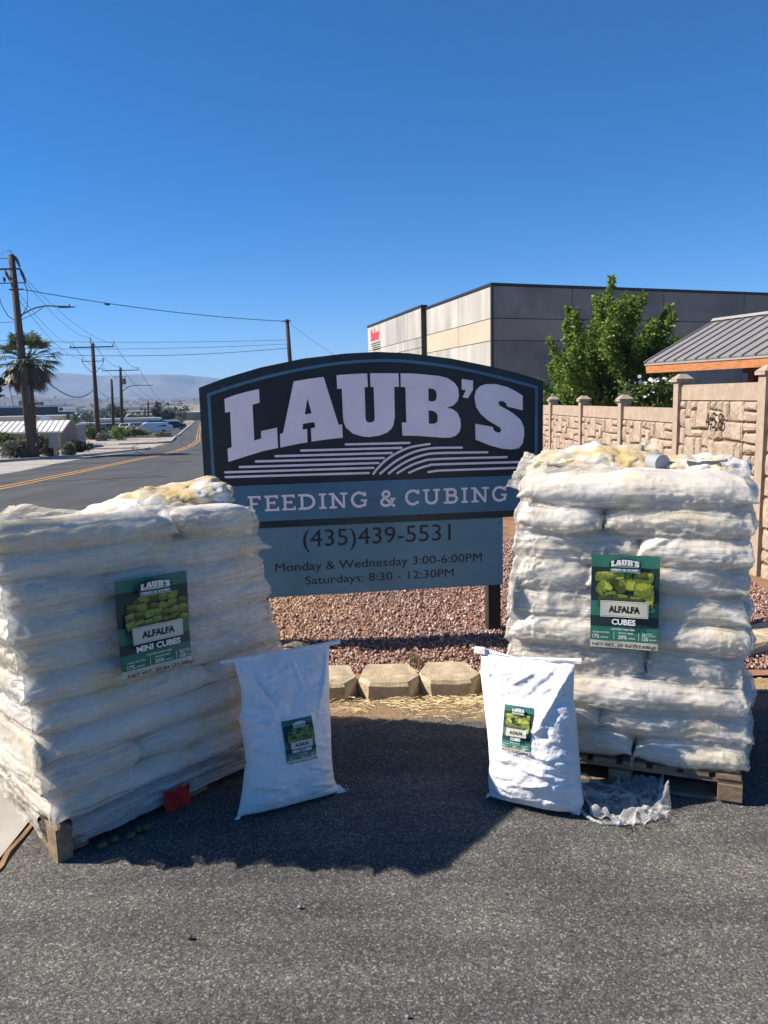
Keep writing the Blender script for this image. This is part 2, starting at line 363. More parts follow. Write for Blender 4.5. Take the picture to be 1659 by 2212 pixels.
# ---------------------------------------------------------------- ground and roads
ys = [-40, 0, 6, 12, 20, 30, 41, 60, 80, 100, 121, 160, 220, 300, 500, 1000, 2500, 6000, 11000]
xs = [-9000, -2500, -600, -200, -80, -40, -20, -8, 0, 8, 20, 60, 300, 2500, 9000]
V = [(x, y, zg(y)-.02) for y in ys for x in xs]
F = [(j*len(xs)+i, j*len(xs)+i+1, (j+1)*len(xs)+i+1, (j+1)*len(xs)+i) for j in range(len(ys)-1) for i in range(len(xs)-1)]
link('ground', mesh_np('ground', V, F, M['desert']), kind='structure')

def strip(name, left, right, mat, dz, kind='structure', z_abs=None, n=1, **k):
    """surface between two polylines of equal length, draped on the terrain"""
    V = []; F = []; c = 0
    ys_b = [6, 41, 80, 121, 300]
    L, Rr = [], []
    for i in range(len(left)-1):
        ts = [0.0]
        for yb in ys_b:
            for a_, b_ in ((left[i], left[i+1]), (right[i], right[i+1])):
                if (a_[1]-yb)*(b_[1]-yb) < 0: ts.append((yb-a_[1])/(b_[1]-a_[1]))
        for t in sorted(ts):
            L.append((left[i][0]+(left[i+1][0]-left[i][0])*t, left[i][1]+(left[i+1][1]-left[i][1])*t))
            Rr.append((right[i][0]+(right[i+1][0]-right[i][0])*t, right[i][1]+(right[i+1][1]-right[i][1])*t))
    L.append(left[-1]); Rr.append(right[-1])
    K = 4
    for a_, b_ in zip(L, Rr):
        for q in range(K+1):
            x = a_[0]+(b_[0]-a_[0])*q/K; y = a_[1]+(b_[1]-a_[1])*q/K
            V.append((x, y, zg(y)+dz if z_abs is None else z_abs))
    for i in range(len(L)-1):
        for q in range(K): F.append((i*(K+1)+q, i*(K+1)+q+1, (i+1)*(K+1)+q+1, (i+1)*(K+1)+q))
    return link(name, mesh_np(name, V, F, mat), kind=kind, **k)

# road: kerb line on the far (left) side, centre line
kerbL = [(-23, 4), (-21.2, 20), (-19.6, 33), (-18.0, 38.4), (-16.3, 43), (-15.6, 50.4), (-17.0, 60), (-20.6, 76), (-24.0, 90), (-37.3, 148.5), (-64.6, 267), (-90, 370), (-210, 900)]
cen = [(-8.6, 4), (-9.84, 19.7), (-10.4, 25.3), (-11.74, 37.0), (-12.2, 43), (-12.9, 49), (-14.4, 58), (-18.1, 76), (-21.2, 89), (-34.3, 145.6), (-62.0, 266), (-86, 370), (-203, 900)]
edgeR = [(2*c[0]-k[0] if i > 4 else -1.4+(-.3*i) if i < 4 else -6, c[1]) for i, (c, k) in enumerate(zip(cen, kerbL))]
edgeR = [(-1.6, 4.4), (-1.9, 19.7), (-3, 25.3), (-5, 37), (-7.5, 43), (-9, 49), (-10.8, 58), (-14.6, 76), (-17.8, 89), (-31, 145.6), (-59, 266), (-83, 370), (-197, 900)]
strip('road', kerbL, edgeR, M['road'], .004)
for s_, w in ((-.16, .06), (.16, .06)):
    a_ = [(x+s_-w, y) for x, y in cen]; b_ = [(x+s_+w, y) for x, y in cen]
    strip('road_marking', a_, b_, M['yellow'], .012)
# tar seams across the road
for (x0, y0), (x1, y1), w in (((-16.2, 47.0), (-10, 47.6), .09), ((-17.5, 33.5), (-8, 33.0), .07), ((-21, 24), (-10.5, 29.5), .05), ((-12, 21), (-6.5, 23), .05)):
    strip('tar_seam', [(x0, y0-w), (x1, y1-w)], [(x0, y0+w), (x1, y1+w)], M['tar'], .010)
# loop-shaped tyre / crack marks beside the centre line
def mark(pts, w, name='tar_crack', mat='tar', dz=.011):
    L = [(x-w, y) for x, y in pts]; Rr = [(x+w, y) for x, y in pts]
    strip(name, L, Rr, M[mat], dz)
mark([(-12.6, 38.5), (-13.2, 41.5), (-13.3, 44), (-12.9, 46.5)], .035)
mark([(-11.9, 39), (-12.3, 42), (-12.1, 45)], .03)
# gutter apron (pale wedge) by the far kerb and the kerb itself
strip('gutter', [(-21.9, 12), (-20.6, 24), (-19.1, 33), (-17.9, 37.6), (-16.35, 42.6), (-15.65, 50)], [(-14.8, 12), (-12.9, 22.5), (-13.2, 27.8), (-14.35, 33.4), (-15.75, 41.6), (-15.3, 50)], M['concrete'], .009)
def kerb(pts, w=.16, h=.13, name='kerb', mat='kerb'):
    mb = MB(); n = len(pts); V = []
    P = [Vector((x, y, 0)) for x, y in pts]
    for i, p in enumerate(P):
        d = (P[min(i+1, n-1)]-P[max(i-1, 0)]).normalized(); q = Vector((-d.y, d.x, 0))
        for s_, z in ((w, -.05), (w, h), (0.02, h), (-.01, h-.03), (-.02, -.05)):
            c = p+q*s_; V.append((c.x, c.y, zg(p.y)+z))
    F = [(i*5+k, i*5+k+1, (i+1)*5+k+1, (i+1)*5+k) for i in range(n-1) for k in range(4)]
    mb.add(V, F); return mb.build(name, M[mat], kind='structure')
kerb(kerbL[0:3]+[(-17.9, 38.4), (-16.3, 43), (-15.6, 50.4), (-15.9, 53)])
kerb([(-15.9, 53), (-16.8, 53.6), (-19, 54), (-23, 54.4)])
kerb([(-22.5, 66), (-19.6, 67.5), (-19.4, 71), (-20.6, 76), (-24.0, 90)]); kerb([(-25, 95), (-37.3, 148.5), (-64.6, 267)], .3, .12)
strip('driveway', [(-30, 55.2), (-23, 55.0), (-19, 54.6), (-16.3, 54)], [(-30, 65.5), (-23, 65.6), (-20.2, 66.6), (-19.0, 68)], M['concrete'], .008)
# rock-covered verge left of the kerb
strip('rock_verge', [(-70, 20), (-70, 33), (-70, 43), (-70, 54)], [(-21.4, 20), (-19.8, 33), (-16.5, 43), (-16.0, 54)], M['rocks_pale'], .03)
strip('rock_verge', [(-45, 66), (-45, 76), (-45, 90)], [(-22.3, 66), (-20.9, 76), (-24.2, 90)], M['rocks_pale'], .03)
strip('car_park', [(-110, 91), (-110, 150), (-110, 158)], [(-24.8, 91), (-38, 150), (-40, 158)], M['road'], .02)
# near lot, pale concrete apron at the left, cracked joint between them
lot = [(-1.62, -3), (-1.40, 2.3), (-1.375, 2.95), (-1.55, 4.4), (-1.6, 4.45)]
strip('car_park_asphalt', [(-1.36, -4), (-1.37, 2.3), (-1.38, 2.9), (-1.48, 3.6), (-1.6, 4.4)], [(14, -4), (14, 2.3), (14, 2.9), (14, 3.6), (14, 4.4)], M['lot'], .006, )
strip('concrete_apron', [(-9, -4), (-9, 2.3), (-9, 2.9), (-9, 3.6), (-9, 4.4)], [(-1.40, -4), (-1.41, 2.3), (-1.42, 2.9), (-1.52, 3.6), (-1.64, 4.4)], M['concrete'], .010)
jp = []
for i in range(60):
    y = -1+i*.09; jp.append((np.interp(y, [-1, 2.3, 2.9, 3.6, 4.4], [-1.38, -1.39, -1.40, -1.5, -1.62])+random.gauss(0, .008), y))
mark(jp, .009, 'pavement_joint', 'dirt', .013)

# gravel bed
def zbed(x, y): return .03+.05*np.clip((y-4.25)/.5, 0, 1)+.02*vn(np.stack([x*2, y*2, x*0], 1), 5)+np.interp(y, [0, 6, 41], [0, 0, -1.2])
X_, Y_ = np.meshgrid(np.linspace(-2.2, 3.4, 60), np.linspace(4.12, 16, 120)); x_ = X_.ravel(); y_ = Y_.ravel(); i_ = np.arange(119*60).reshape(119, 60)[:, :-1].ravel()
link('gravel_bed', mesh_np('gravel_bed', np.stack([x_, y_, zbed(x_, y_)-.004], 1), np.stack([i_, i_+1, i_+61, i_+60], 1), M['dirt']), kind='structure')
strip('dirt_strip', [(-2.2, 3.93), (-2.2, 4.2)], [(3.5, 3.93), (3.5, 4.2)], M['sand'], .012)
def rocks(name, n, xr, yr, smin, smax, zf, mat, label, reject=None, seed=3):
    g = np.random.default_rng(seed)
    x = g.uniform(*xr, n); y = yr[0]+(yr[1]-yr[0])*g.uniform(0, 1, n)**1.25
    if reject is not None:
        k = ~reject(x, y); x = x[k]; y = y[k]; n = len(x)
    s = g.uniform(smin, smax, n)*g.uniform(.7, 1.25, n)
    base = np.array([(1, 0, 0), (0, 1, 0), (-1, 0, 0), (0, -1, 0), (0, 0, 1), (0, 0, -1)], float)
    F0 = np.array([(0, 1, 4), (1, 2, 4), (2, 3, 4), (3, 0, 4), (1, 0, 5), (2, 1, 5), (3, 2, 5), (0, 3, 5)])
    v = base[None]*g.uniform(.5, 1.15, (n, 6, 1))+g.uniform(-.22, .22, (n, 6, 3)); v *= np.array([1, .85, .62])
    # random rotation
    q = g.normal(size=(n, 4)); q /= np.linalg.norm(q, axis=1)[:, None]; w, a, b_, c = q.T
    Rm = np.stack([1-2*(b_*b_+c*c), 2*(a*b_-c*w), 2*(a*c+b_*w), 2*(a*b_+c*w), 1-2*(a*a+c*c), 2*(b_*c-a*w), 2*(a*c-b_*w), 2*(b_*c+a*w), 1-2*(a*a+b_*b_)], 1).reshape(n, 3, 3)
    v = np.einsum('nij,nkj->nki', Rm, v)*s[:, None, None]*.5
    z = zf(x, y)+g.uniform(0, .5, n)*s*.6
    v += np.stack([x, y, z], 1)[:, None]
    Fs = (F0[None]+6*np.arange(n)[:, None, None]).reshape(-1, 3)
    return link(name, mesh_np(name, v.reshape(-1, 3), Fs, mat), kind='stuff', label=label, cat='gravel')
def zbed(x, y): return .03+.05*np.clip((y-4.25)/.5, 0, 1)+.02*vn(np.stack([x*2, y*2, x*0], 1), 5)+np.interp(y, [0, 6, 41], [0, 0, -1.2])
rocks('gravel', 60000, (-1.5, 2.9), (4.22, 8.6), .015, .036, zbed, M['gravel'], 'crushed pink and tan rock covering the bed under the sign', lambda x, y: (x < .0) & (y < 4.45) & (vn(np.stack([x*5, y*5, x*0], 1), 9) > .1))
rocks('coarse_gravel', 160, (-1.4, 2.8), (4.3, 8.0), .04, .06, lambda x, y: zbed(x, y)+.008, M['gravel'], 'larger crushed stones scattered over the gravel bed', None, 13)
rocks('fine_grit', 2600, (-1.0, 2.6), (3.70, 4.05), .004, .011, lambda x, y: .014+0*x, M['sand'], 'loose tan grit lying along the foot of the edging blocks')
# edging blocks
def edging_block(seed):
    g = random.Random(seed); j = lambda a: g.uniform(-a, a)
    plan = [(-.105, 0), (.105, 0), (.165, .085), (.158, .15), (.12, .29), (-.12, .29), (-.158, .15), (-.165, .085)]
    bm = bmesh.new(); n = len(plan)
    h = .104
    lo = [bm.verts.new((x*1.0, y-.004, -.01)) for x, y in plan]; mid = [bm.verts.new((x*1.01+j(.003), y*1.0+j(.003)-(.006 if y < .1 else 0), h*.82)) for x, y in plan]
    hi = [bm.verts.new((x*.955+j(.003), (y-.14)*.95+.14+j(.003), h+j(.002))) for x, y in plan]
    for A_, B_ in ((lo, mid), (mid, hi)):
        for i in range(n): bm.faces.new((A_[i], A_[(i+1) % n], B_[(i+1) % n], B_[i]))
    bm.faces.new(hi); 
    bmesh.ops.triangulate(bm, faces=[f for f in bm.faces if len(f.verts) > 4])
    bmesh.ops.subdivide_edges(bm, edges=bm.edges[:], cuts=2, use_grid_fill=True)
    for v_ in bm.verts:
        p = np.array([[v_.co.x*22+seed*9, v_.co.y*22, v_.co.z*22]]); q = .008*float(fbm(p, 3)[0]); v_.co += v_.co.normalized()*q
    me = bpy.data.meshes.new('edging_block'); bm.to_mesh(me); bm.free(); me.materials.append(M['block']); return me
bl_lab = {(-.995): None}
blocks = [(-.99, 4.02, .1, 'far left edging block, hidden mostly behind the left stack of bags'),
 (-.665, 3.97, .05, 'edging block tucked behind the left standing bag'),
 (-.335, 3.945, 0.02, 'edging block half hidden by the right edge of the left standing bag'),
 (.005, 3.94, 0, 'middle edging block lying wholly in view between the two standing bags'),
 (.335, 3.95, -.01, 'edging block whose right end touches the outline of the right standing bag'),
 (.67, 3.96, .02, 'edging block behind the right standing bag'),
 (1.00, 3.99, .08, 'edging block behind the left half of the right stack'),
 (1.32, 4.05, .18, 'edging block behind the middle of the right stack'),
 (1.63, 4.14, .28, 'edging block behind the right half of the right stack'),
 (1.93, 4.27, .38, 'edging block behind the right edge of the right stack'),
 (2.23, 4.42, .42, 'edging block seen at the right picture edge beside the right stack'),
 (2.53, 4.58, .42, 'edging block beyond the right picture edge by the fence')]
for i, (x, y, rz, lab) in enumerate(blocks):
    o = link('edging_block', edging_block(i+1), label='tan concrete '+lab, cat='edging block', group='concrete blocks edging the gravel bed', loc=(x, y, .004)); o.rotation_euler = (random.uniform(-.02, .02), random.uniform(-.015, .015), rz)
# straw litter
mb = MB()
for k in range(560):
    big = random.random() < .75
    x = random.choice([.12, .3, .42, .05, .5, -.2])+random.gauss(0, .07) if big else random.uniform(-.9, 2.4); y = random.gauss(3.87, .05) if x < .9 else random.gauss(3.93+(x-.9)*.3, .03)
    y = min(y, 3.935+max(0, x-.7)*.3)-(random.random() < .2)*random.uniform(0, .25); a = random.uniform(-1.57, 1.57); l = random.uniform(.008, .04); w = random.uniform(.0008, .002); z = .016+random.uniform(0, .016)
    dx, dy = math.cos(a)*l, math.sin(a)*l*.6; z2 = z+random.uniform(-.006, .012)
    mb.add([(x-dx, y-dy, z), (x+dx, y+dy, z2), (x+dx, y+dy+w*2, z2+w), (x-dx, y-dy+w*2, z+w)], [(0, 1, 2, 3)])
mb.build('straw', M['straw'], label='dry straw scattered along the foot of the edging blocks', cat='straw', kind='stuff')
# small dry weed and dead bark piece
mb = MB()
for k in range(46):
    a = random.uniform(0, 6.28); l = random.uniform(.03, .09); b0 = Vector((.155+random.gauss(0, .02), 4.36+random.gauss(0, .02), .06)); le = random.uniform(.15, .9)
    p1 = b0+Vector((math.cos(a)*l*le*.4, math.sin(a)*l*le*.4, l*.6)); p2 = b0+Vector((math.cos(a)*l*le, math.sin(a)*l*le, l*(1-.3*le)))
    mb.tube([b0, p1, p2], [.0016, .0012, .0005], 4)
mb.build('dry_weed', M['leaf_dry'], label='small dry weed growing out of the gravel behind the middle block', cat='weed')
mb = MB()
for k in range(30):
    a = random.uniform(0, 6.28); l = random.uniform(.03, .09); b0 = Vector((.62+random.gauss(0, .02), 4.25+random.gauss(0, .03), .05))
    mb.tube([b0, b0+Vector((math.cos(a)*l*.6, math.sin(a)*l*.6, l*.7))], [.0015, .0006], 4)
mb.build('green_weed', M['leaf_mid'], label='tiny green weed growing in the gravel near the right standing bag', cat='weed')
mb = MB()
for k in range(5):
    x0, y0 = -.62+random.uniform(-.05, .05), 4.60+random.uniform(-.04, .04); a = random.uniform(-.35, .1); l = random.uniform(.16, .3)
    pts = [(x0+l*t*math.cos(a), y0+l*t*math.sin(a), .10+.02*math.sin(t*5+k)) for t in np.linspace(0, 1, 7)]
    mb.tube(pts, [.006, .014, .018, .016, .012, .007, .003], 5)
mb.build('dead_bark', plain('weathered_bark', (.16, .14, .12), .9, .3, 30, .4), label='curled grey strip of dead bark lying on the gravel left of the sign shadow', cat='dead bark')

# ---------------------------------------------------------------- far land
def terrain(name, x0, x1, y0, y1, nx, ny, hf, mat):
    X, Y = np.meshgrid(np.linspace(x0, x1, nx), np.linspace(y0, y1, ny)); x = X.ravel(); y = Y.ravel()
    z = hf(x, y); V = np.stack([x, y, z], 1); i = np.arange((ny-1)*nx).reshape(ny-1, nx)[:, :-1].ravel()
    link(name, mesh_np(name, V, np.stack([i, i+1, i+nx+1, i+nx], 1), mat), kind='structure')
def mesa(x, y):
    crest = np.interp(x, [-9000, -3500, -2700, -2250, -2080, -1900, -1500, -1200, -1130, -900, -300, 800, 3000, 9000], [150, 160, 150, 176, 212, 192, 186, 172, 146, 138, 130, 150, 190, 160])*1.04
    t = (y-4300-220*fbm(np.stack([x/600, y*0, x*0], 1), 4))/900.
    prof = np.interp(t, [-.6, 0, .35, .62, .72, .78, 1, 1.6], [-.08, .05, .34, .62, .72, .95, 1.0, 1.0])
    g = .05*fbm(np.stack([x/140, y/300, x*0], 1), 8, 4)*np.clip(t+.4, 0, 1)
    g2 = .014*fbm(np.stack([x/60, y/200, x*0], 1), 5, 3)*(t > .7)
    return -12+crest*(prof+np.where(t < .76, g, g2))
terrain('mesa', -6500, 6500, 3600, 6200, 420, 90, mesa, M['mesa'])
def lowhill(x, y):
    e = np.clip(1-((y-1900)/700)**2, 0, 1); n_ = fbm(np.stack([x/420, y/420, x*0], 1), 21, 5)
    return -14+e*(16+20*n_)
terrain('low_hills', -3000, 2500, 1250, 2600, 260, 70, lowhill, M['mesa'])
def midhill(x, y):
    e = np.clip(1-((y-850)/300)**2, 0, 1); n_ = fbm(np.stack([x/160, y/160, x*0], 1), 31, 5)
    return -13+e*(6+9*n_)
terrain('low_ridge', -1200, 1200, 560, 1150, 240, 60, midhill, M['desert'])

# ---------------------------------------------------------------- leaves
def leaves(P, size, g, aspect=.45, up=.0, droop=0.0):
    """one bent quad pair per point"""
    n = len(P); d = g.normal(size=(n, 3)); d[:, 2] = d[:, 2]*.6+up; d /= np.linalg.norm(d, axis=1)[:, None]
    e = np.cross(d, g.normal(size=(n, 3))); e /= np.linalg.norm(e, axis=1)[:, None]; nn = np.cross(d, e)
    s = size*g.uniform(.6, 1.3, n)[:, None]
    a = P; b = P+d*s*.5+e*s*aspect*.5+nn*s*.06; c = P+d*s-nn*s*.12; dd = P+d*s*.5-e*s*aspect*.5+nn*s*.06
    V = np.stack([a, b, c, dd], 1).reshape(-1, 3); F = np.arange(4*n).reshape(n, 4); return V, F
def blob_pts(n, c, r, g, lumps=14, shell=.55):
    """points gathered in lumps inside an ellipsoid"""
    c = np.array(c); r = np.array(r); u = g.normal(size=(lumps, 3)); u /= np.linalg.norm(u, axis=1)[:, None]
    lc = c+u*r*g.uniform(.35, .85, (lumps, 1)); lr = g.uniform(.28, .5, lumps)
    k = g.integers(0, lumps, n); w = g.normal(size=(n, 3)); w /= np.linalg.norm(w, axis=1)[:, None]
    return lc[k]+w*r*lr[k][:, None]*g.uniform(shell, 1, (n, 1))
def plant(name, label, cat, loc, r, n, size, mat, seed, group=None, trunk=None, lumps=14, up=.2, aspect=.45, part='crown', stem_r=.03):
    g = np.random.default_rng(seed); t = empty(name, label, cat, loc, 0, group)
    cz = (trunk or 0)+r[2]*.85
    P = blob_pts(n, (0, 0, cz), r, g, lumps); P[:, 2] = np.maximum(P[:, 2], .03)
    V, F = leaves(P, size, g, aspect, up); link(part, mesh_np(part, V, F, mat), t)
    mb = MB(); nb = 5
    if trunk:
        mb.tube([(0, 0, -.2), (.02, 0, trunk*.6), (0, .02, cz)], [stem_r*1.3, stem_r, stem_r*.5], 7)
    for k in range(nb):
        a = k*6.28/nb+g.uniform(0, 1); mb.tube([(0, 0, (trunk or 0)*.8), (math.cos(a)*r[0]*.35, math.sin(a)*r[1]*.35, cz), (math.cos(a)*r[0]*.6, math.sin(a)*r[1]*.6, cz+r[2]*.5)], [stem_r*.6, stem_r*.35, stem_r*.12], 4)
    mb.build('trunk' if trunk else 'stem', M['bark'], t)
    return t
# leafy tree behind the fence: many upright shoots
def shoot_tree(loc, seed, shoots, n_per, size, label):
    g = np.random.default_rng(seed); t = empty('leafy_tree', label, 'tree', loc)
    VV = []; FF = []; b0 = 0; mb = MB()
    mb.tube([(0, 0, -.2), (.03, 0, .6), (.0, 0, 1.3)], [.09, .07, .05], 8)
    for (bx, bz, tx, tz, yy, w) in shoots:
        a = np.array([bx, yy*.5, bz]); e = np.array([tx, yy, tz]); k = n_per
        tt = g.uniform(0, 1, k)**.9; P = a+(e-a)*tt[:, None]; rad = w*(1.05-tt*.75)
        u = g.normal(size=(k, 3)); u /= np.linalg.norm(u, axis=1)[:, None]; P = P+u*(rad*g.uniform(.3, 1, k))[:, None]
        V, F = leaves(P, size, g, .42, .25); VV.append(V); FF.append(F+b0); b0 += len(V)
        mb.tube([(0, 0, .5), tuple(a*.7+np.array([0, 0, .3])), tuple((a+e)/2), tuple(e)], [.03, .02, .012, .004], 5)
    link('crown', mesh_np('crown', np.concatenate(VV), np.concatenate(FF), M['leaf']), t); mb.build('trunk', M['bark'], t); return t
g_ = random.Random(5); sh = []
outline = [(-1.15, 2.7), (-.95, 2.2), (-.72, 3.35), (-.5, 3.05), (-.25, 3.45), (0, 3.25), (.22, 3.95), (.3, 3.5), (.55, 3.2), (.78, 3.55), (1.0, 3.05), (1.3, 3.3), (1.25, 2.6), (1.45, 2.3), (1.3, 1.9), (-1.3, 1.8), (-1.35, 1.4), (1.25, 1.5), (-.1, 3.6), (.1, 3.0)]
for tx, tz in outline:
    for q in range(3): sh.append((tx*.55+g_.uniform(-.2, .2), max(.7, tz-1.6+g_.uniform(-.2, .3)), tx+g_.uniform(-.13, .13)*(q > 0), tz-(q > 0)*g_.uniform(.15, .7), g_.uniform(-.9, .9), g_.uniform(.13, .24)+(.08 if q else 0)))
for q in range(26): sh.append((g_.uniform(-.8, .8), g_.uniform(.6, 1.4), g_.uniform(-1.2, 1.25), g_.uniform(1.5, 2.9), g_.uniform(-1, 1), g_.uniform(.3, .42)))
sh = [tuple(q*1.36 for q in s_) for s_ in sh]
shoot_tree((6.42, 22, -.5), 8, sh, 640, .135, 'bushy bright green tree with upright shoots behind the tan fence')
sh = [(0+g_.uniform(-.3, .3), 2.2, .0+g_.uniform(-.45, .5), 3.15-g_.uniform(0, .7), g_.uniform(-.2, .2), .15) for q in range(14)]
shoot_tree((-.35, 22, -.45), 9, sh, 90, .16, 'small green treetop peeking above the arch of the sign')
g = np.random.default_rng(44)
for lab, c, r, n in (('white blossoms low in the leafy tree behind the fence', (5.15, 14.8, 1.52), (.55, .3, .2), 13), ('white blossoms showing over the fence just right of the tall post', (3.5, 9.9, 1.74), (.34, .2, .05), 26), ('white blossoms on a shrub touching the left side of the tall post', (3.35, 10.6, 1.66), (.1, .2, .14), 16)):
    P = np.array(c)+g.normal(size=(n, 3))*np.array(r)*.5; V, F = leaves(P, .055, g, .9)
    t = empty('flowering_shrub', lab, 'shrub'); link('blossom', mesh_np('blossom', V, F, M['petal']), t)
    P = np.array(c)+g.normal(size=(n*6, 3))*np.array(r)*np.array([.6, .6, .6])-np.array([0, 0, r[2]*1.2]); V, F = leaves(P, .09, g); link('foliage', mesh_np('foliage', V, F, M['leaf_mid']), t)
    MB().tube([(c[0], c[1], -.15), (c[0]+.03, c[1], c[2]-.1)], [.02, .01], 5).build('stem', M['bark'], t)

# palm
def palm(loc):
    g = np.random.default_rng(21); t = empty('fan_palm', 'shaggy fan palm with a skirt of dead fronds behind the nearest utility pole', 'palm tree', loc)
    mb = MB(); pts = [(0, 0, -.3), (0, 0, .3), (.0, 0, 1.2), (.02, 0, 2.4), (0, 0, 5.5)]; mb.tube(pts, [.32, .27, .24, .25, .28], 12); mb.build('trunk', M['bark'], t, smooth=True)
    # ragged boot stubs on the trunk
    P = np.stack([g.uniform(0, 6.28, 700), g.uniform(.1, 4.6, 700)], 1); Q = np.stack([np.cos(P[:, 0])*.25, np.sin(P[:, 0])*.25, P[:, 1]], 1)
    V, F = leaves(Q, .16, g, .3, -.6); link('boot_fibre', mesh_np('boot_fibre', V, F, M['frond_dead']), t)
    def frond(az, el, L, fan, mbx, dead=False):
        d = Vector((math.cos(az)*math.cos(el), math.sin(az)*math.cos(el), math.sin(el))); side = d.cross(Vector((0, 0, 1))).normalized(); upv = side.cross(d)
        o = Vector((0, 0, 5.35))+Vector((math.cos(az), math.sin(az), 0))*.15; hub = o+d*L*.5; nl = 17
        mbx.tube([o, o+d*L*.25, hub], [.025, .018, .012], 4, cap=False)
        for k in range(nl):
            a = (k/(nl-1)-.5)*fan; dl = (d*math.cos(a)+side*math.sin(a)).normalized(); ll = L*.62*(1-.25*abs(a)/fan*2)*random.uniform(.85, 1.1)
            w = (upv.cross(dl)).normalized()*.036; m1 = hub+dl*ll*.6-Vector((0, 0, .05 if not dead else .12)); e = hub+dl*ll*.92-Vector((0, 0, ll*random.uniform(.18, .42)))
            mbx.add([hub-w*.3, m1-w, e, m1+w, hub+w*.3], [(0, 1, 3, 4), (1, 2, 3)])
    n = 46
    for k in range(n):
        mbf = MB(); el = random.uniform(-.35, 1.35); frond(k*2.4+random.uniform(-.2, .2), el, random.uniform(1.5, 2.05), 2.2, mbf); mbf.build('frond', M['frond'], t)
    mbf = MB()
    for k in range(110): frond(k*2.4, random.uniform(-1.35, -.5), random.uniform(1.1, 1.8), 1.5, mbf, True)
    mbf.build('dead_frond_skirt', M['frond_dead'], t)
palm((-19.4, 42.9, -1.22))

# left-hand shrubs and trees:  name,label,x,y,z,(r),n,leaf,mat,trunk
SH = [
 ('broad_tree', 'dark broadleaf tree hanging in at the left picture edge beside the palm', 'tree', (-20.9, 40.5, -1.2), (1.55, 1.3, 1.15), 5200, .22, 'leaf_dark', 2.6, .12),
 ('shrub', 'olive green shrub nearest the left picture edge behind the kerb', 'shrub', (-21.3, 43.6, -1.2), (1.3, 1.0, .75), 3000, .14, 'leaf_mid', None, .03),
 ('shrub', 'grey green spiky shrub just left of the nearest utility pole', 'shrub', (-19.9, 41.8, -1.2), (1.0, .8, .62), 2600, .17, 'leaf_sage', None, .03),
 ('shrub', 'dark green shrub between the palm trunk and the beige pedestal', 'shrub', (-20.7, 46.6, -1.35), (.9, .8, .7), 2200, .15, 'leaf_dark', None, .03),
 ('shrub', 'sage coloured shrub at the foot of the beige pedestal', 'shrub', (-18.8, 43.4, -1.27), (.6, .5, .36), 1600, .15, 'leaf_sage', None, .03),
 ('shrub', 'loose sage shrub right of the beige pedestal', 'shrub', (-18.2, 44.8, -1.31), (.5, .5, .36), 1200, .15, 'leaf_sage', None, .03),
 ('shrub', 'dark rounded shrub on pale rocks left of the second utility pole', 'shrub', (-19.2, 49.0, -1.45), (.75, .7, .40), 3200, .12, 'leaf_dark', None, .03),
 ('shrub', 'bright green shrub touching the left side of the second utility pole', 'shrub', (-33.0, 88.0, -2.4), (1.7, 1.2, .95), 2400, .24, 'leaf_mid', None, .04),
 ('shrub', 'dark green shrub further left of the second utility pole', 'shrub', (-35.8, 88.5, -2.4), (1.6, 1.2, .9), 2400, .24, 'leaf_dark', None, .04),
 ('shrub', 'small grey shrub at the foot of the second utility pole', 'shrub', (-29.6, 82.0, -2.35), (.9, .9, .5), 900, .2, 'leaf_sage', None, .03),
 ('shrub', 'round bright green shrub between the second and third utility poles', 'shrub', (-28.4, 83.2, -2.36), (1.05, 1.0, .85), 2400, .17, 'leaf', None, .03),
 ('shrub', 'yellowish low hedge in front of the parked cars', 'shrub', (-30.2, 94.5, -2.55), (2.7, 1.0, .72), 3600, .2, 'leaf_dry', None, .03),
 ('shrub', 'rusty brown little shrub by the driveway post', 'shrub', (-26.5, 92.2, -2.5), (.6, .5, .4), 700, .15, 'leaf_dry', None, .03),
 ('broad_tree', 'pale green tree behind the third utility pole', 'tree', (-61.6, 180, -4.2), (2.2, 2, 2.6), 2000, .45, 'leaf_mid', 1.6, .2),
 ('broad_tree', 'green tree standing behind the second utility pole', 'tree', (-65.6, 178, -4.3), (2.2, 2, 1.2), 1500, .45, 'leaf_mid', .8, .2),
 ('broad_tree', 'wide low green tree right of the third utility pole', 'tree', (-57.2, 182, -4.3), (2.3, 2, 1.3), 1500, .45, 'leaf_mid', .9, .2),
 ('broad_tree', 'green round tree above the middle of the long white roof', 'tree', (-54.6, 184, -4.3), (1.6, 2, 1.2), 1300, .4, 'leaf_mid', .8, .2),
 ('broad_tree', 'tall dark tree left of a pair of dark trees far down the road', 'tree', (-53.6, 185, -4.4), (1.5, 2, 2.5), 2200, .4, 'leaf_dark', 1.4, .2),
 ('broad_tree', 'lower dark tree right of a pair of dark trees far down the road', 'tree', (-51.6, 188, -4.4), (1.7, 2, 2.0), 2200, .4, 'leaf_dark', 1.0, .2),
 ('broad_tree', 'small green tree by the far bend near the road', 'tree', (-57.0, 220, -5.0), (2.0, 2, 1.6), 1000, .45, 'leaf_mid', 1.2, .15),
 ('broad_tree', 'farthest small tree where the road vanishes', 'tree', (-58, 290, -5.8), (3.4, 3, 2.2), 1000, .8, 'leaf_mid', 2, .15),
 ('shrub', 'scrubby bush on the verge near the far end of the road', 'shrub', (-42.5, 160, -3.6), (1.9, 2, 1.1), 900, .4, 'leaf_dry', None, .05),
]
for i, (nm, lab, ct, loc, r, n, sz, mt, tk, sr) in enumerate(SH):
    plant(nm, lab, ct, loc, r, n, sz, M[mt], 100+i, None, tk, 14, .3, .4, 'crown' if tk else 'foliage', sr)
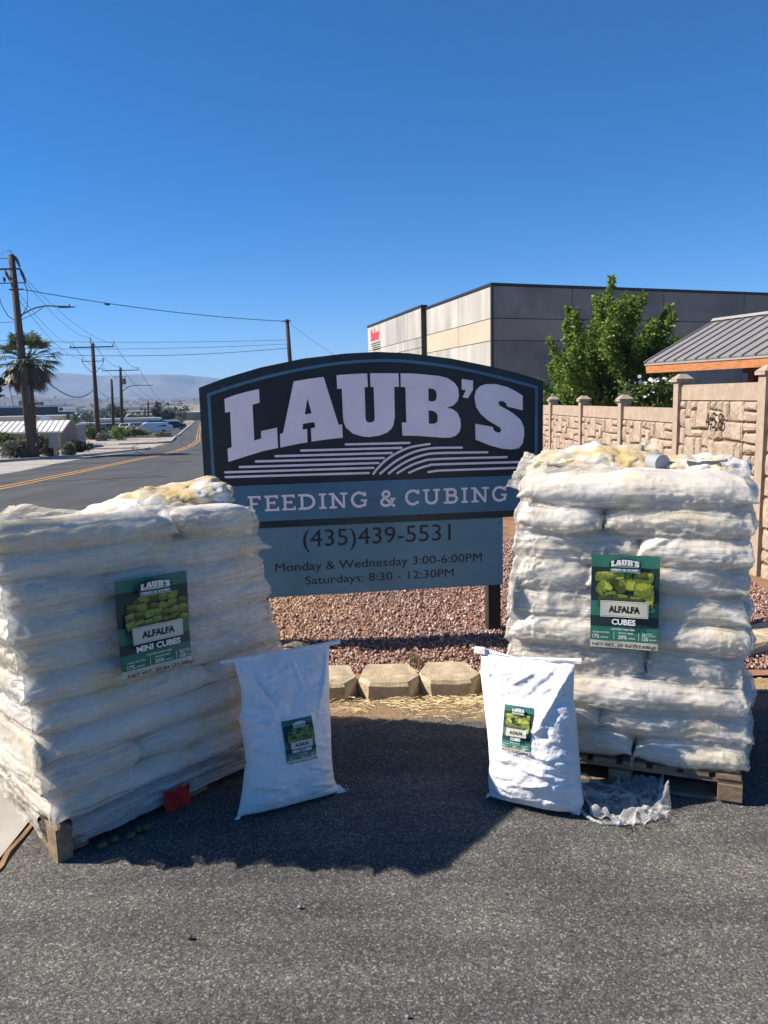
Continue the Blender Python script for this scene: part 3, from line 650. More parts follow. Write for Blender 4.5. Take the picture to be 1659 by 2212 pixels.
# far scrub and tree cover in the valley
g = np.random.default_rng(77); n = 5200
yy = 230*(9.0**g.uniform(0, 1, n)); xx = yy*g.uniform(-.75, .62, n); keep = (xx < -yy*.235-6) | (xx > -yy*.19+10); xx = xx[keep]; yy = yy[keep]; n = len(xx)
zz = np.interp(yy, [121, 300, 1000], [-2.95, -6, -9]); zz = np.maximum(zz, np.maximum(np.where((yy > 560) & (yy < 1150), midhill(xx, yy), -99), np.where(yy > 1250, lowhill(xx, yy), -99)))
ss = g.uniform(.8, 2.6, n)*np.where(yy > 500, 1.5, 1)
pp = np.repeat(np.stack([xx, yy, zz+ss*.5], 1), 14, 0)+g.normal(size=(n*14, 3))*np.repeat(ss, 14)[:, None]*np.array([.55, .55, .3])
V, F = leaves(pp, 1.0, g, .8); sc = np.repeat(np.repeat(ss, 14), 4)[:, None]; V = np.repeat(pp, 4, 0)+(V-np.repeat(pp, 4, 0))*sc*.8
link('valley_scrub', mesh_np('valley_scrub', V, F, M['leaf_dark']), kind='stuff', label='distant trees and scrub covering the valley below the mesa', cat='scrub')

# ---------------------------------------------------------------- text and outline helpers
def text_geo(s, bold=0.0, spacing=1.0):
    c = bpy.data.curves.new('t', 'FONT'); c.body = s; c.size = 1; c.offset = bold; c.resolution_u = 3; c.space_character = spacing
    o = bpy.data.objects.new('t', c); col.objects.link(o); dg = bpy.context.evaluated_depsgraph_get(); dg.update()
    me = bpy.data.meshes.new_from_object(o.evaluated_get(dg)); V = [(v.co.x, v.co.y) for v in me.vertices]; F = [tuple(p.vertices) for p in me.polygons]
    bpy.data.objects.remove(o); bpy.data.meshes.remove(me); bpy.data.curves.remove(c)
    xs_ = [v[0] for v in V]; ys_ = [v[1] for v in V]; return V, F, (min(xs_), max(xs_), min(ys_), max(ys_))
def fit(s, x0, x1, y0, y1, bold=0.0, spacing=1.0):
    V, F, (a, b_, c, d) = text_geo(s, bold, spacing)
    return [(x0+(x-a)/(b_-a)*(x1-x0), y0+(y-c)/(d-c)*(y1-y0)) for x, y in V], F
def chars(V, F):
    """split flat text into one (V, F) per character"""
    par = list(range(len(V)))
    def fd(a):
        while par[a] != a: par[a] = par[par[a]]; a = par[a]
        return a
    for f in F:
        for k in f[1:]: par[fd(k)] = fd(f[0])
    isl = {}
    for f in F: isl.setdefault(fd(f[0]), []).append(f)
    items = sorted([[min(V[i][0] for f in fs for i in f), max(V[i][0] for f in fs for i in f), fs] for fs in isl.values()], key=lambda q: q[0]); out = []
    for it in items:
        if out and it[0] < out[-1][1]-1e-4: out[-1][1] = max(out[-1][1], it[1]); out[-1][2] = out[-1][2]+it[2]
        else: out.append(it)
    res = []
    for _, _, fs in out:
        ids = sorted({i for f in fs for i in f}); mp = {a: b for b, a in enumerate(ids)}; res.append(([V[i] for i in ids], [tuple(mp[i] for i in f) for f in fs]))
    return res
def fill2d(loops):
    """triangulated polygon with holes from 2D loops"""
    c = bpy.data.curves.new('p', 'CURVE'); c.dimensions = '2D'; c.fill_mode = 'BOTH'
    for l in loops:
        sp = c.splines.new('POLY'); sp.points.add(len(l)-1); sp.use_cyclic_u = True
        for p, q in zip(sp.points, l): p.co = (q[0], q[1], 0, 1)
    o = bpy.data.objects.new('p', c); col.objects.link(o); dg = bpy.context.evaluated_depsgraph_get(); dg.update()
    me = bpy.data.meshes.new_from_object(o.evaluated_get(dg)); V = [(v.co.x, v.co.y) for v in me.vertices]; F = [tuple(p.vertices) for p in me.polygons]
    bpy.data.objects.remove(o); bpy.data.meshes.remove(me); bpy.data.curves.remove(c); return V, F
def frame(O, U, W):
    """(a,b,c) -> O + a*U + b*Z + c*W"""
    O, U, W = Vector(O), Vector(U).normalized(), Vector(W).normalized()
    return lambda a, b, c: tuple(O+U*a+Vector((0, 0, b))+W*c)

# ---------------------------------------------------------------- concrete building
C0 = Vector((5.69, 40, 0)); E0 = Vector((-.62, 63.7, 0)); R0 = Vector((27.0, 48.4, 0))
bl = empty('concrete_building', 'large grey tilt-up concrete building with a tan stripe and dark coping behind the fence', 'building', (0, 0, 0))
uL = (E0-C0).normalized(); nL = Vector((-uL.y, uL.x, 0)); nL = nL if nL.x < 0 else -nL
uF = (R0-C0).normalized(); nF = Vector((uF.y, -uF.x, 0)); nF = nF if nF.y < 0 else -nF
LL = (E0-C0).length; LF = (R0-C0).length; step = .432*LL
fl_ = frame(C0, uL, nL); ff_ = frame(C0, uF, nF)
mb = MB(); TOP = 7.05
poly = [(0.06, 0.12)]
core = [C0+uL*.1+uF*.1, C0+uF*LF+uL*.1, R0+uL*30, E0+uF*26, E0+uF*.1]
n = len(core); V = [(p.x, p.y, -1.3) for p in core]+[(p.x, p.y, TOP-.12) for p in core]
mb.add(V, [tuple(range(n, 2*n))[::-1]]+[(i, (i+1) % n, n+(i+1) % n, n+i) for i in range(n)]); mb.build('wall_core', M['coping'], bl)
def panel(fr, a0, a1, b0, b1, c1, mat, g=.02):
    MB().prism([(a0+g, b0+g), (a1-g, b0+g), (a1-g, b1-g), (a0+g, b1-g)], -.14, c1, 0, fr).build('wall_panel', mat, bl)
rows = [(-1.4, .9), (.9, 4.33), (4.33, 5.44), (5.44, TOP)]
for a0, a1 in ((0.03, 4.75), (4.75, step)):
    for (b0, b1), mt in zip(rows, ('tilt_light', 'tilt_light', 'tilt_tan', 'tilt_light')): panel(fl_, a0, a1, b0, b1, .0, M[mt])
for i, (a0, a1) in enumerate(((step+.05, step+3.1), (step+3.1, step+4.0), (step+4.0, step+8.4), (step+8.4, LL+.3))):
    for (b0, b1), mt in zip([(-1.6, 4.7), (4.7, 5.35), (5.35, 7.2)], (['tilt_grey', 'tilt_grey', 'tilt_light'], ['tilt_grey', 'tilt_grey', 'tilt_grey'], ['tilt_light', 'tilt_light', 'tilt_grey'], ['tilt_light', 'tilt_light', 'tilt_light'])[i]): panel(fl_, a0, a1, b0, b1, .28, M[mt])
MB().prism([(step-.02, -1.4), (step+.05, -1.4), (step+.05, 7.26), (step-.02, 7.26)], -.1, .32, 0, fl_).build('corner_trim', M['coping'], bl)
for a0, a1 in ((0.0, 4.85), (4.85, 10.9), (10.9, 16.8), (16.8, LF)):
    for (b0, b1), mt in zip(rows, ('wall_shade_tone', 'wall_shade_tone', 'wall_shade_tone2', 'wall_shade_tone')): panel(ff_, a0, a1, b0, b1, .0, M[mt])  # front wall panels take the colours with shade painted in
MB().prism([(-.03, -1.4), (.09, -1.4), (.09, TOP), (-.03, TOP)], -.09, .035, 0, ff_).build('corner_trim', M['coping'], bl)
MB().prism([(-.06, TOP), (step-.03, TOP), (step-.03, TOP+.13), (-.06, TOP+.13)], -.2, .06, 0, fl_).build('coping', M['coping'], bl)
MB().prism([(step-.02, 7.2), (LL+.35, 7.2), (LL+.35, 7.34), (step-.02, 7.34)], -.1, .34, 0, fl_).build('coping', M['coping'], bl)
MB().prism([(-.02, TOP+.002), (LF, TOP+.002), (LF, TOP+.13), (-.02, TOP+.13)], -.2, .06, 0, ff_).build('coping', M['coping'], bl)
# lettering seen from outside: along -uL
fs_ = frame(C0+uL*(LL+.3), -uL, nL)
for V, F in chars(*fit('Baker', 1.0, 3.7, 6.02, 6.92, .03)): MB().add([fs_(x, y, .30) for x, y in V], F).build('lettering', M['red_sign'], bl)
mb = MB()
for k in range(4): mb.prism([(1.0+.25*k, 5.78-k*.17), (3.8, 5.78-k*.17), (3.8, 5.84-k*.17), (1.0+.25*k, 5.84-k*.17)], .285, .30, 0, fs_)
mb.build('sign_bars', M['coping'], bl)

# ---------------------------------------------------------------- shelter roof at the right
sh_t = empty('shelter', 'open timber shelter with ribbed brown metal roof and orange cedar fascia behind the fence', 'shelter')
EA = Vector((6.42, 19.0, 2.30)); ed = Vector((1.40, -3.45, 0)).normalized(); rise = Vector((1.90, .55, 0)); rl = rise.length; rd = rise.normalized(); RZ = .99; EL = 11.0
def rf(a, b, c=0): # a along eave, b 0..1 up slope, c normal offset
    p = EA+ed*a+rd*(rl*b)+Vector((0, 0, RZ*b)); nn = rd.cross(ed); nn = (Vector((0, 0, 1))*rl-rd*RZ).normalized(); return tuple(p+nn*c)
mb = MB(); mb.add([rf(0, 0), rf(EL, 0), rf(EL, 1), rf(0, 1), rf(0, 0, -.03), rf(EL, 0, -.03), rf(EL, 1, -.03), rf(0, 1, -.03)], [(0, 1, 2, 3), (7, 6, 5, 4), (0, 4, 5, 1), (1, 5, 6, 2), (2, 6, 7, 3), (3, 7, 4, 0)])
# opposite slope
def rf2(a, b, c=0): p = EA+ed*a+rd*(rl*(1+b))+Vector((0, 0, RZ*(1-b)+c)); return tuple(p)
mb.add([rf2(0, 0), rf2(EL, 0), rf2(EL, 1), rf2(0, 1)], [(0, 1, 2, 3)]); mb.build('roof_sheet', M['roof_metal'], sh_t)
rib = None
for k in range(34):
    a = .02+k*.325
    if a > EL: break
    w = .016; m0 = MB()
    m0.add([rf(a-w*1.6, -.012, .001), rf(a+w*1.6, -.012, .001), rf(a+w, -.012, .035), rf(a-w, -.012, .035), rf(a-w*1.6, .985, .001), rf(a+w*1.6, .985, .001), rf(a+w, .985, .035), rf(a-w, .985, .035)], [(0, 1, 2, 3), (0, 3, 7, 4), (3, 2, 6, 7), (2, 1, 5, 6), (7, 6, 5, 4)])
    m0.build('roof_rib', M['roof_metal'], sh_t)
mb = MB(); mb.add([rf(-.03, .96, .045), rf(EL, .96, .045), rf(EL, 1.0, .075), rf(-.03, 1.0, .075), rf2(-.03, 0, .077), rf2(EL, 0, .077), rf2(EL, .06, .02), rf2(-.03, .06, .02)], [(0, 1, 2, 3), (4, 5, 6, 7)]); mb.build('ridge_cap', M['roof_edge'], sh_t)
feb = frame(EA+Vector((0, 0, 0)), ed, Vector((ed.y, -ed.x, 0)))  # outward = away
W_ = Vector((ed.y, -ed.x, 0)); W_ = W_ if W_.x < 0 else -W_; feb = frame(EA, ed, W_)
MB().prism([(0, -.075), (EL, -.075), (EL, -.035), (0, -.035)], -.03, .012, 0, feb).build('drip_edge', M['roof_edge'], sh_t)
MB().prism([(0.05, -.26), (EL, -.26), (EL, -.077), (0.02, -.077)], -.05, -.01, 0, feb).build('fascia', M['cedar'], sh_t)
# rake fascia, ceiling, posts, back wall
mb = MB(); q = [rf(0.02, 0.02, -.04), rf(.02, 1, -.04), rf(.02, 1, -.2), rf(.02, .02, -.2)]; q2 = [rf(0.06, 0.02, -.04), rf(.06, 1, -.04), rf(.06, 1, -.2), rf(.06, .02, -.2)]
mb.add(q+q2, [(0, 1, 2, 3), (7, 6, 5, 4), (0, 4, 5, 1), (3, 2, 6, 7), (1, 5, 6, 2), (0, 3, 7, 4)]); mb.build('rake_board', M['cedar_dark'], sh_t)
mb = MB(); mb.prism([(2.7, -1.8), (EL, -1.8), (EL, -.2), (2.7, -.2)], -1.15, -1.05, 0, feb); mb.build('board_wall', M['cedar_dark'], sh_t)
for k in range(9):
    a = 2.75+k*.35; MB().prism([(a, -1.8), (a+.32, -1.8), (a+.32, -.2), (a, -.2)], -1.045, -1.02, 0, feb).build('wall_board', M['cedar_dark'], sh_t)
for a in (2.55, 6.2, 9.9): MB().prism([(a, -2.6), (a+.14, -2.6), (a+.14, -.2), (a, -.2)], -.75, -.6, 0, feb).build('post', M['cedar_dark'], sh_t)
MB().prism([(2.5, -.36), (EL, -.36), (EL, -.2), (2.5, -.2)], -.59, -.5, 0, feb).build('beam', M['cedar_dark'], sh_t)

# ---------------------------------------------------------------- moulded rock fence
fn = empty('rock_pattern_fence', 'tan moulded fence of posts and rock-pattern panels running back beside the building', 'fence')
def fx(Y): return 3.12-.0565*(Y-6.25)
FY = [4.69, 6.25, 7.84, 9.40, 10.95, 12.5, 14.05, 15.6]
FT = [1.75, 1.725, 1.70, 1.50, 1.495, 1.49, 1.485, 1.48]        # post top without cap
def post_mesh(top, bot=-.3):
    mb = MB(); mb.box(-.062, .062, -.062, .062, bot, top); return mb.me('post', M['fence'])
def cap_mesh():
    mb = MB(); mb.box(-.085, .085, -.085, .085, 0, .028)
    mb.add([(-.085, -.085, .03), (.085, -.085, .03), (.085, .085, .03), (-.085, .085, .03), (-.03, -.03, .078), (.03, -.03, .078), (.03, .03, .078), (-.03, .03, .078)], [(0, 1, 5, 4), (1, 2, 6, 5), (2, 3, 7, 6), (3, 0, 4, 7), (4, 5, 6, 7)]); return mb.me('cap', M['fence'])
capm = cap_mesh()
for y, tp in zip(FY, FT):
    o = link('post', post_mesh(tp), fn, loc=(fx(y), y, 0)); link('cap', capm, o, loc=(0, 0, tp))
# rock pattern : irregular ashlar packed on a grid, the same mould in every panel
gr = random.Random(23); GX, GZ = 12, 17; used = np.zeros((GX, GZ), bool); rects = []
sizes = [(3, 2), (2, 2), (3, 3), (2, 1), (3, 1), (1, 1), (2, 3), (1, 2), (4, 2), (2, 2), (3, 2), (2, 1)]
for z in range(GZ):
    for x in range(GX):
        if used[x, z]: continue
        gr.shuffle(sizes)
        for w, h in sizes+[(1, 1)]:
            if x+w <= GX and z+h <= GZ and not used[x:x+w, z:z+h].any(): used[x:x+w, z:z+h] = True; rects.append((x, z, w, h)); break
PW, PH = 1.46, 1.50; cw, ch = PW/GX, PH/GZ
off = {}
def jit(i, j):
    if (i, j) not in off: off[(i, j)] = (gr.uniform(-.018, .018) if 0 < i < GX else 0, gr.uniform(-.013, .013) if 0 < j < GZ else 0)
    return (i*cw+off[(i, j)][0], j*ch+off[(i, j)][1])
stone_me = []
for (x, z, w, h) in rects:
    c = [jit(x, z), jit(x+w, z), jit(x+w, z+h), jit(x, z+h)]; g0 = .0055; cx = sum(p[0] for p in c)/4; cz = sum(p[1] for p in c)/4
    # ring of 8 points per stone, bottom, shoulder and crown rings
    ring = []
    for i in range(4):
        a, b_ = c[i], c[(i+1) % 4]; ring += [a, ((a[0]+b_[0])/2+gr.uniform(-.006, .006), (a[1]+b_[1])/2+gr.uniform(-.005, .005))]
    V = []; S = [(0, 0.0, g0), (.022, 0, g0+.002), (.034+gr.uniform(0, .01), 0, g0+.016)]
    for (d, _, g1) in S:
        for i, p in enumerate(ring):
            dx, dz = cx-p[0], cz-p[1]; V.append((-(d+gr.uniform(-.003, .003)*(d > 0)), p[0]+math.copysign(min(g1*(1.0 if i % 2 else 1.25), abs(dx)*.8), dx) if abs(dx) > .01 else p[0], p[1]+(math.copysign(min(g1, abs(dz)*.8), dz) if abs(dz) > .01 else 0)))
    V.append((-(.038+gr.uniform(0, .012)), cx+gr.uniform(-.02, .02), cz+gr.uniform(-.012, .012)))
    F = []
    for k in range(2):
        for i in range(8): F.append((k*8+i, k*8+(i+1) % 8, (k+1)*8+(i+1) % 8, (k+1)*8+i))
    for i in range(8): F.append((16+i, 16+(i+1) % 8, 24))
    stone_me.append(mesh_np('moulded_stone', np.array(V), [f[::-1] for f in F], M['fence_rock']))
rl_me = {}
for i in range(len(FY)-1):
    y0, y1 = FY[i]+.062, FY[i+1]-.062; tp = min(FT[i], FT[i+1])-(.055 if i < 2 else .06); L = y1-y0
    if i == 1: tp = 1.67
    if i == 0: tp = 1.69
    if i == 2: tp = 1.44
    mb = MB(); mb.box(-.012, .02, 0, L, -.25, -.01); mb.box(-.03, .03, 0, L, -.15, -.002)
    mb2 = MB(); mb2.box(-.012, .015, 0, L, -PH-.15, -.15)
    p = empty('panel', None, None, (fx(y0)+.0, y0, tp)); p.rotation_euler = (0, 0, math.atan(.0565)); p.parent = fn
    link('panel_top_rail', mb.me('panel_top_rail', M['fence']), p); link('panel_back', mb2.me('panel_back', M['fence_gap']), p)
    for sm in stone_me:
        o = link('moulded_stone', sm, p, loc=(-.012, .004, -PH-.155)); o.scale = (1, L/PW*.995, 1)
hn = empty('house_number', 'black and white number 458 fixed to the moulded rock fence left of the near post', 'house number', (fx(7.0)-.06, 7.0, 1.33))
hx = Vector((.0565, -1, 0)).normalized(); fh = frame((-.02, .155, -.055), hx, (-1, -.0565, 0))
for k, ch_ in enumerate('458'):
    mb = MB()
    V, F = fit(ch_, k*.118, k*.118+.080, -.01, .135, .0); mb.add([fh(x, y, .003) for x, y in V], F, 0); mb.build('digit', [M['p_black'], M['wht']], hn)

# ---------------------------------------------------------------- poles, wires
def upole(label, base, top, r, arms, dark=False, extra=None):
    t = empty('utility_pole', label, 'utility pole', base, 0, 'wooden utility poles along the street')
    m_ = M['pole_dk'] if dark else M['pole']; h = top[2]-base[2]; dx, dy = top[0]-base[0], top[1]-base[1]
    MB().tube([(0, 0, -.3), (dx*.5, dy*.5, h*.5), (dx, dy, h)], [r, r*.85, r*.68], 12).build('shaft', m_, t, smooth=True)
    for (dz, l0, l1, th, nin) in arms:
        x, y, z = dx*(1+dz/h), dy*(1+dz/h)-r*.8, h+dz
        MB().box(x+l0, x+l1, y-th*.8, y+th*.5, z-th*.7, z+th*.7).build('crossarm', m_, t)
        for q in range(nin):
            xx = x+l0+.08+(l1-l0-.16)*q/max(1, nin-1); mb = MB(); mb.tube([(xx, y, z+th*.6), (xx, y, z+th*.6+.08), (xx, y, z+th*.6+.10), (xx, y, z+th*.6+.22), (xx, y, z+th*.6+.28)], [.03, .03, .075, .07, .035], 8); mb.build('insulator', M['insul'], t)
    if extra: extra(t)
    return t
p1 = Vector((-19.03, 41.85, -1.22)); p1t = Vector((-19.06, 41.6, 9.39))
def ex1(t):
    o = Vector((0, -.2, 10.61))
    for (x0, z0, x1, z1) in ((.35, -.72, .62, -1.4), (-.5, -.72, -.2, -1.3), (.15, -.1, .4, -.65)): MB().tube([o+Vector((x0, 0, z0)), o+Vector(((x0+x1)/2, -.1, (z0+z1)/2+.06)), o+Vector((x1, -.1, z1))], [.05, .085, .04], 6).build('strain_insulator', M['insul'], t)
    MB().tube([o+Vector((.5, 0, -1.45)), o+Vector((.62, 0, -1.75)), o+Vector((.56, 0, -2.6)), o+Vector((.28, 0, -3.0)), o+Vector((.1, .1, -3.2))], .022, 5).build('jumper_cable', M['wire'], t)
    MB().tube([o+Vector((-.9, 0, -1.9)), o+Vector((-.8, 0, -2.5)), o+Vector((-.5, 0, -3.1)), o+Vector((-.1, .1, -3.4))], .022, 5).build('jumper_cable', M['wire'], t)
    MB().tube([o+Vector((-.6, 0, .02)), o+Vector((-.35, 0, .2)), o+Vector((-.1, 0, .22)), o+Vector((.05, 0, 0))], .018, 5).build('jumper_cable', M['wire'], t)
    MB().box(.2, .34, -.45, -.3, 3.0, 3.9).build('cable_guard', M['iron'], t)
    mb = MB(); mb.tube([(.14, -.16, .2), (.14, -.17, 3.5), (.12, -.17, 7.0)], .035, 6); mb.build('conduit', M['iron'], t)
    # lamp arm
    a0 = Vector((.12, -.1, 7.55)); mb = MB(); mb.tube([a0, a0+Vector((.5, -.1, .22)), a0+Vector((.95, -.2, .36)), a0+Vector((1.5, -.3, .42)), a0+Vector((2.25, -.4, .36))], .035, 7)
    mb.tube([a0+Vector((.03, 0, -.22)), a0+Vector((.7, -.1, .02)), a0+Vector((1.35, -.25, .38))], .018, 5); mb.build('lamp_arm', M['iron'], t)
    mb = MB(); h0 = a0+Vector((2.2, -.4, .30)); mb.box(h0.x, h0.x+.4, h0.y-.1, h0.y+.1, h0.z-.02, h0.z+.08); mb.add([(h0.x+.4, h0.y-.14, h0.z-.02), (h0.x+.4, h0.y+.14, h0.z-.02), (h0.x+.4, h0.y+.14, h0.z+.06), (h0.x+.4, h0.y-.14, h0.z+.06), (h0.x+.85, h0.y-.07, h0.z-.0), (h0.x+.85, h0.y+.07, h0.z), (h0.x+.85, h0.y+.07, h0.z+.03), (h0.x+.85, h0.y-.07, h0.z+.03)], [(0, 1, 5, 4), (1, 2, 6, 5), (2, 3, 7, 6), (3, 0, 4, 7), (4, 5, 6, 7)]); mb.tube([(h0.x+.55, h0.y, h0.z+.05), (h0.x+.55, h0.y, h0.z+.16)], [.035, .03], 6); mb.build('lamp_head', M['iron'], t)
upole('tallest weathered utility pole at left carrying a curved street lamp arm', p1, p1t, .24, [(-.75, -1.15, .5, .06, 0), (-1.45, -1.0, .72, .035, 4), (-1.78, -.2, .55, .05, 0)], False, ex1)
p2 = Vector((-30.98, 84.4, -2.37)); p2t = Vector((-30.85, 84.4, 8.05))
def arm2(t):
    o = Vector((.13, 0, 10.42))
    for s_ in (-1, 1): MB().tube([o+Vector((s_*1.15, -.2, -1.75)), o+Vector((s_*1.05, -.2, -2.2)), o+Vector((s_*.2, -.2, -3.1))], .03, 5).build('jumper_cable', M['wire'], t)
    MB().tube([o+Vector((-.2, 0, .0)), o+Vector((-.2, 0, .6))], .05, 6).build('pole_pin', M['insul'], t)
upole('second utility pole with one wide crossarm beside the round green shrub', p2, p2t, .27, [(-.42, -2.35, 2.35, .09, 2), (-1.9, -1.2, 1.2, .05, 2)], True, arm2)
p3 = Vector((-41.6, 124, -3.0)); p3t = Vector((-41.2, 124, 7.25))
def arm3(t):
    mb = MB(); mb.tube([(.5, 0, 6.5), (1.5, 0, 7.2), (2.6, 0, 7.4), (5.4, 0, 7.3)], .06, 5); mb.build('lamp_arm', M['iron'], t)
    MB().tube([(.9, -.2, 7.6), (.9, -.2, 8.5)], .3, 8).build('transformer', M['grey_b'], t)
upole('third utility pole with a transformer and a lamp arm beside the parked cars', p3, p3t, .30, [(-.5, -2.8, 2.9, .09, 3), (-1.5, -1, 1, .06, 0)], True, arm3)
upole('bare pole without crossarm just left of the third utility pole', (-42.3, 122, -2.95), (-42.05, 122, 5.4), .26, [], True)
upole('utility pole rising behind the left part of the sign arch', (-5.6, 50, -1.5), (-5.85, 50, 6.62), .17, [(-.12, -.3, .25, .05, 0)], True)
for i, (dx_, Y, yt, yb, lab) in enumerate(((326, 178, 880, 924, 'short pole left of the tall dark tree'), (334, 184, 866, 922, 'taller pole touching the left of the tall dark tree'), (376, 215, 869, 914, 'distant pole right of the dark trees'), (390, 240, 876, 910, 'farther distant pole near the bend of the road'), (401, 290, 880, 909, 'farthest thin pole of the row down the street'))):
    yh = 868; X = (dx_-829.5)/1662*Y-.3; zb = CAMH-(yb-yh)/1662*Y; zt = CAMH-(yt-yh)/1662*Y
    upole(lab, (X-.3, Y, zb), (X, Y, zt), .30, [(-.6, -1.4, 1.4, .1, 0)] if i != 0 else [], True)
def wire(label, a, b_, sag, r=.016, n=14):
    a, b_ = Vector(a), Vector(b_); pts = [a.lerp(b_, i/n)-Vector((0, 0, sag*4*(i/n)*(1-i/n))) for i in range(n+1)]
    return MB().tube(pts, r, 4).build('overhead_wire', M['wire'], label=label, cat='wire', group='overhead wires')
A = lambda x, z: (p1t.x+x, p1t.y, p1t.z+z)
B = lambda x, z: (p2t.x+x, p2t.y, p2t.z+z)
Cc = lambda x, z: (p3t.x+x, p3t.y, p3t.z+z)
PXt = (-5.85, 50, 6.5)
wire('wire from the strain insulator of the tallest pole to the top of the second pole', A(.62, -1.4), B(-.2, .6), .7)
wire('wire from the tallest pole to the right end of the wide crossarm', A(.66, -1.25), B(2.25, -.05), .7)
wire('wire from the tallest pole to the left end of the wide crossarm', A(-.2, -1.3), B(-2.25, -.05), .7)
wire('wire from the lower bracket of the tallest pole to the second pole', A(.2, -2.3), B(-1.2, -1.6), .8)
wire('thick sagging cable from the tallest pole to the middle of the second pole', A(.1, -5.2), B(0, -4.6), 1.6, .045)
wire('long wire crossing the sky to the pole behind the sign', A(.55, -1.78), PXt, .25, .02)
wire('upper of three faint wires running left from the pole behind the sign', (-25, 47, 5.6), (-5.85, 50, 5.35), .15, .012)
wire('middle of three faint wires running left from the pole behind the sign', (-25, 47, 5.15), (-5.85, 50, 5.1), .2, .012)
wire('lowest of three wires running left from the pole behind the sign', (-25, 47, 5.05), (-5.85, 50, 4.85), .45, .016)
wire('wire dropping to the right from the pole behind the sign', PXt, (1.2, 42, 1.6), .2, .014)
for lab, a, b_ in (('left wire between the second and third poles', B(-2.25, .2), Cc(-2.7, -.1)), ('middle wire between the second and third poles', B(-.2, .6), Cc(0, .1)), ('right wire between the second and third poles', B(2.25, .2), Cc(2.8, -.1)), ('thick low cable between the second and third poles', B(0, -4.7), Cc(0, -4.3))): wire(lab, a, b_, .9, .03)
wire('wire leaving the tallest pole past the left picture edge near its top', A(0, -.2), (-30, 38, 10.2), .3)
wire('wire leaving the tallest pole past the left picture edge at lamp height', A(0, -3.4), (-32, 41, 5.9), .1)
wire('lowest wire leaving the tallest pole past the left picture edge', A(0, -5.0), (-32, 41, 4.4), .1)
for i, x in enumerate((-2.7, 0, 2.8)): wire(('left', 'middle', 'right')[i]+' wire running from the third pole down the street', Cc(x, 0), (-67.5+x*.4, 240, 1.0), 1.2, .035)
w_ = MB().tube([(-15.05, 43.5, 7.02), (-14.8, 43.55, 6.98)], .05, 6); w_.build('wire_splice', M['wire'], label='small dark splice on the long wire to the pole behind the sign', cat='wire splice')

# ---------------------------------------------------------------- buildings far left
t = empty('low_building', 'low building with a white ribbed metal roof and brown gable wall behind the shrubs', 'building', (0, 0, 0))
P_r = lambda x, y, z: (x, y, z)
mb = MB(); mb.add([(-40, 56, -.28), (-23.15, 56, -.28), (-24.7, 61.5, .40), (-42, 61.5, .40), (-40, 56, -.40), (-23.15, 56, -.40), (-24.7, 61.5, .28), (-42, 61.5, .28)], [(0, 1, 2, 3), (7, 6, 5, 4), (0, 4, 5, 1), (1, 5, 6, 2)])
mb.add([(-24.7, 61.5, .40), (-42, 61.5, .40), (-42, 67, -.3), (-26.2, 67, -.3)], [(0, 1, 2, 3)]); mb.build('roof', M['wroof'], t)
for k in range(40):
    a = k/40.; x0 = -40+a*17; x1 = -42+a*17.3; mb = MB(); mb.tube([(x0, 56, -.27), (x1, 61.5, .41)], .035, 4); mb.build('roof_rib', M['wroof'], t)
mb = MB(); mb.add([(-23.3, 56.2, -2.5), (-26.2, 66.5, -2.5), (-26.2, 66.5, -.35), (-24.8, 61.5, .28), (-23.3, 56.2, -.4)], [(0, 1, 2, 3, 4)]); mb.add([(-40, 56.3, -2.5), (-23.3, 56.2, -2.5), (-23.3, 56.2, -.4), (-40, 56.3, -.4)], [(0, 1, 2, 3)]); mb.build('wall', M['brn_b'], t)
MB().box(-37.2, -34.6, 57.6, 58.8, -.1, .35).build('roof_vent', M['wht'], t); MB().box(-37.6, -36.9, 58.0, 58.4, .1, .6).build('roof_duct', M['grey_b'], t)
t = empty('warehouse', 'long dark grey flat-roofed warehouse with a white roof edge at the far left', 'building')
MB().box(-78, -45.3, 110, 113.5, -3, 1.35).build('wall', M['grey_b'], t); MB().box(-78.2, -45.0, 109.7, 113.8, 1.352, 1.62).build('roof_edge', M['wht'], t)
MB().box(-52.2, -51.2, 112, 113, 1.63, 2.3).build('roof_unit', M['grey_b'], t); MB().tube([(-52.5, 111, 1.6), (-52.9, 111, 5.4)], .05, 5).build('antenna', M['iron'], t); MB().box(-50, -48.6, 111, 112, 1.63, 2.1).build('roof_unit', M['grey_b'], t)
t = empty('flat_building', 'cream walled flat building in front of the dark grey warehouse', 'building')
MB().box(-60, -36.7, 90, 92, -3, .32).build('wall', M['cream_b'], t); MB().box(-60.1, -36.6, 89.9, 92.1, .322, .42).build('roof_edge', M['wht'], t)
t = empty('billboard', 'white roadside sign board with a small dark house logo above the low roofs', 'sign')
MB().box(-35.3, -33.4, 84.9, 85.05, .85, 1.42).build('board', M['wht'], t); mb = MB(); mb.box(-35.2, -34.8, 84.86, 84.88, .95, 1.12); mb.add([(-35.25, 84.87, 1.12), (-34.72, 84.87, 1.12), (-34.85, 84.87, 1.3), (-35.15, 84.87, 1.3)], [(0, 1, 2, 3)]); mb.box(-34.6, -33.5, 84.86, 84.88, 1.0, 1.04); mb.build('logo', M['grey_b'], t)
MB().box(-34.5, -34.2, 84.95, 85.1, -2.3, .55).build('sign_post', M['iron'], t)
t = empty('shed_building', 'small brown wall with tilted white panel beside the white roofed building', 'building')
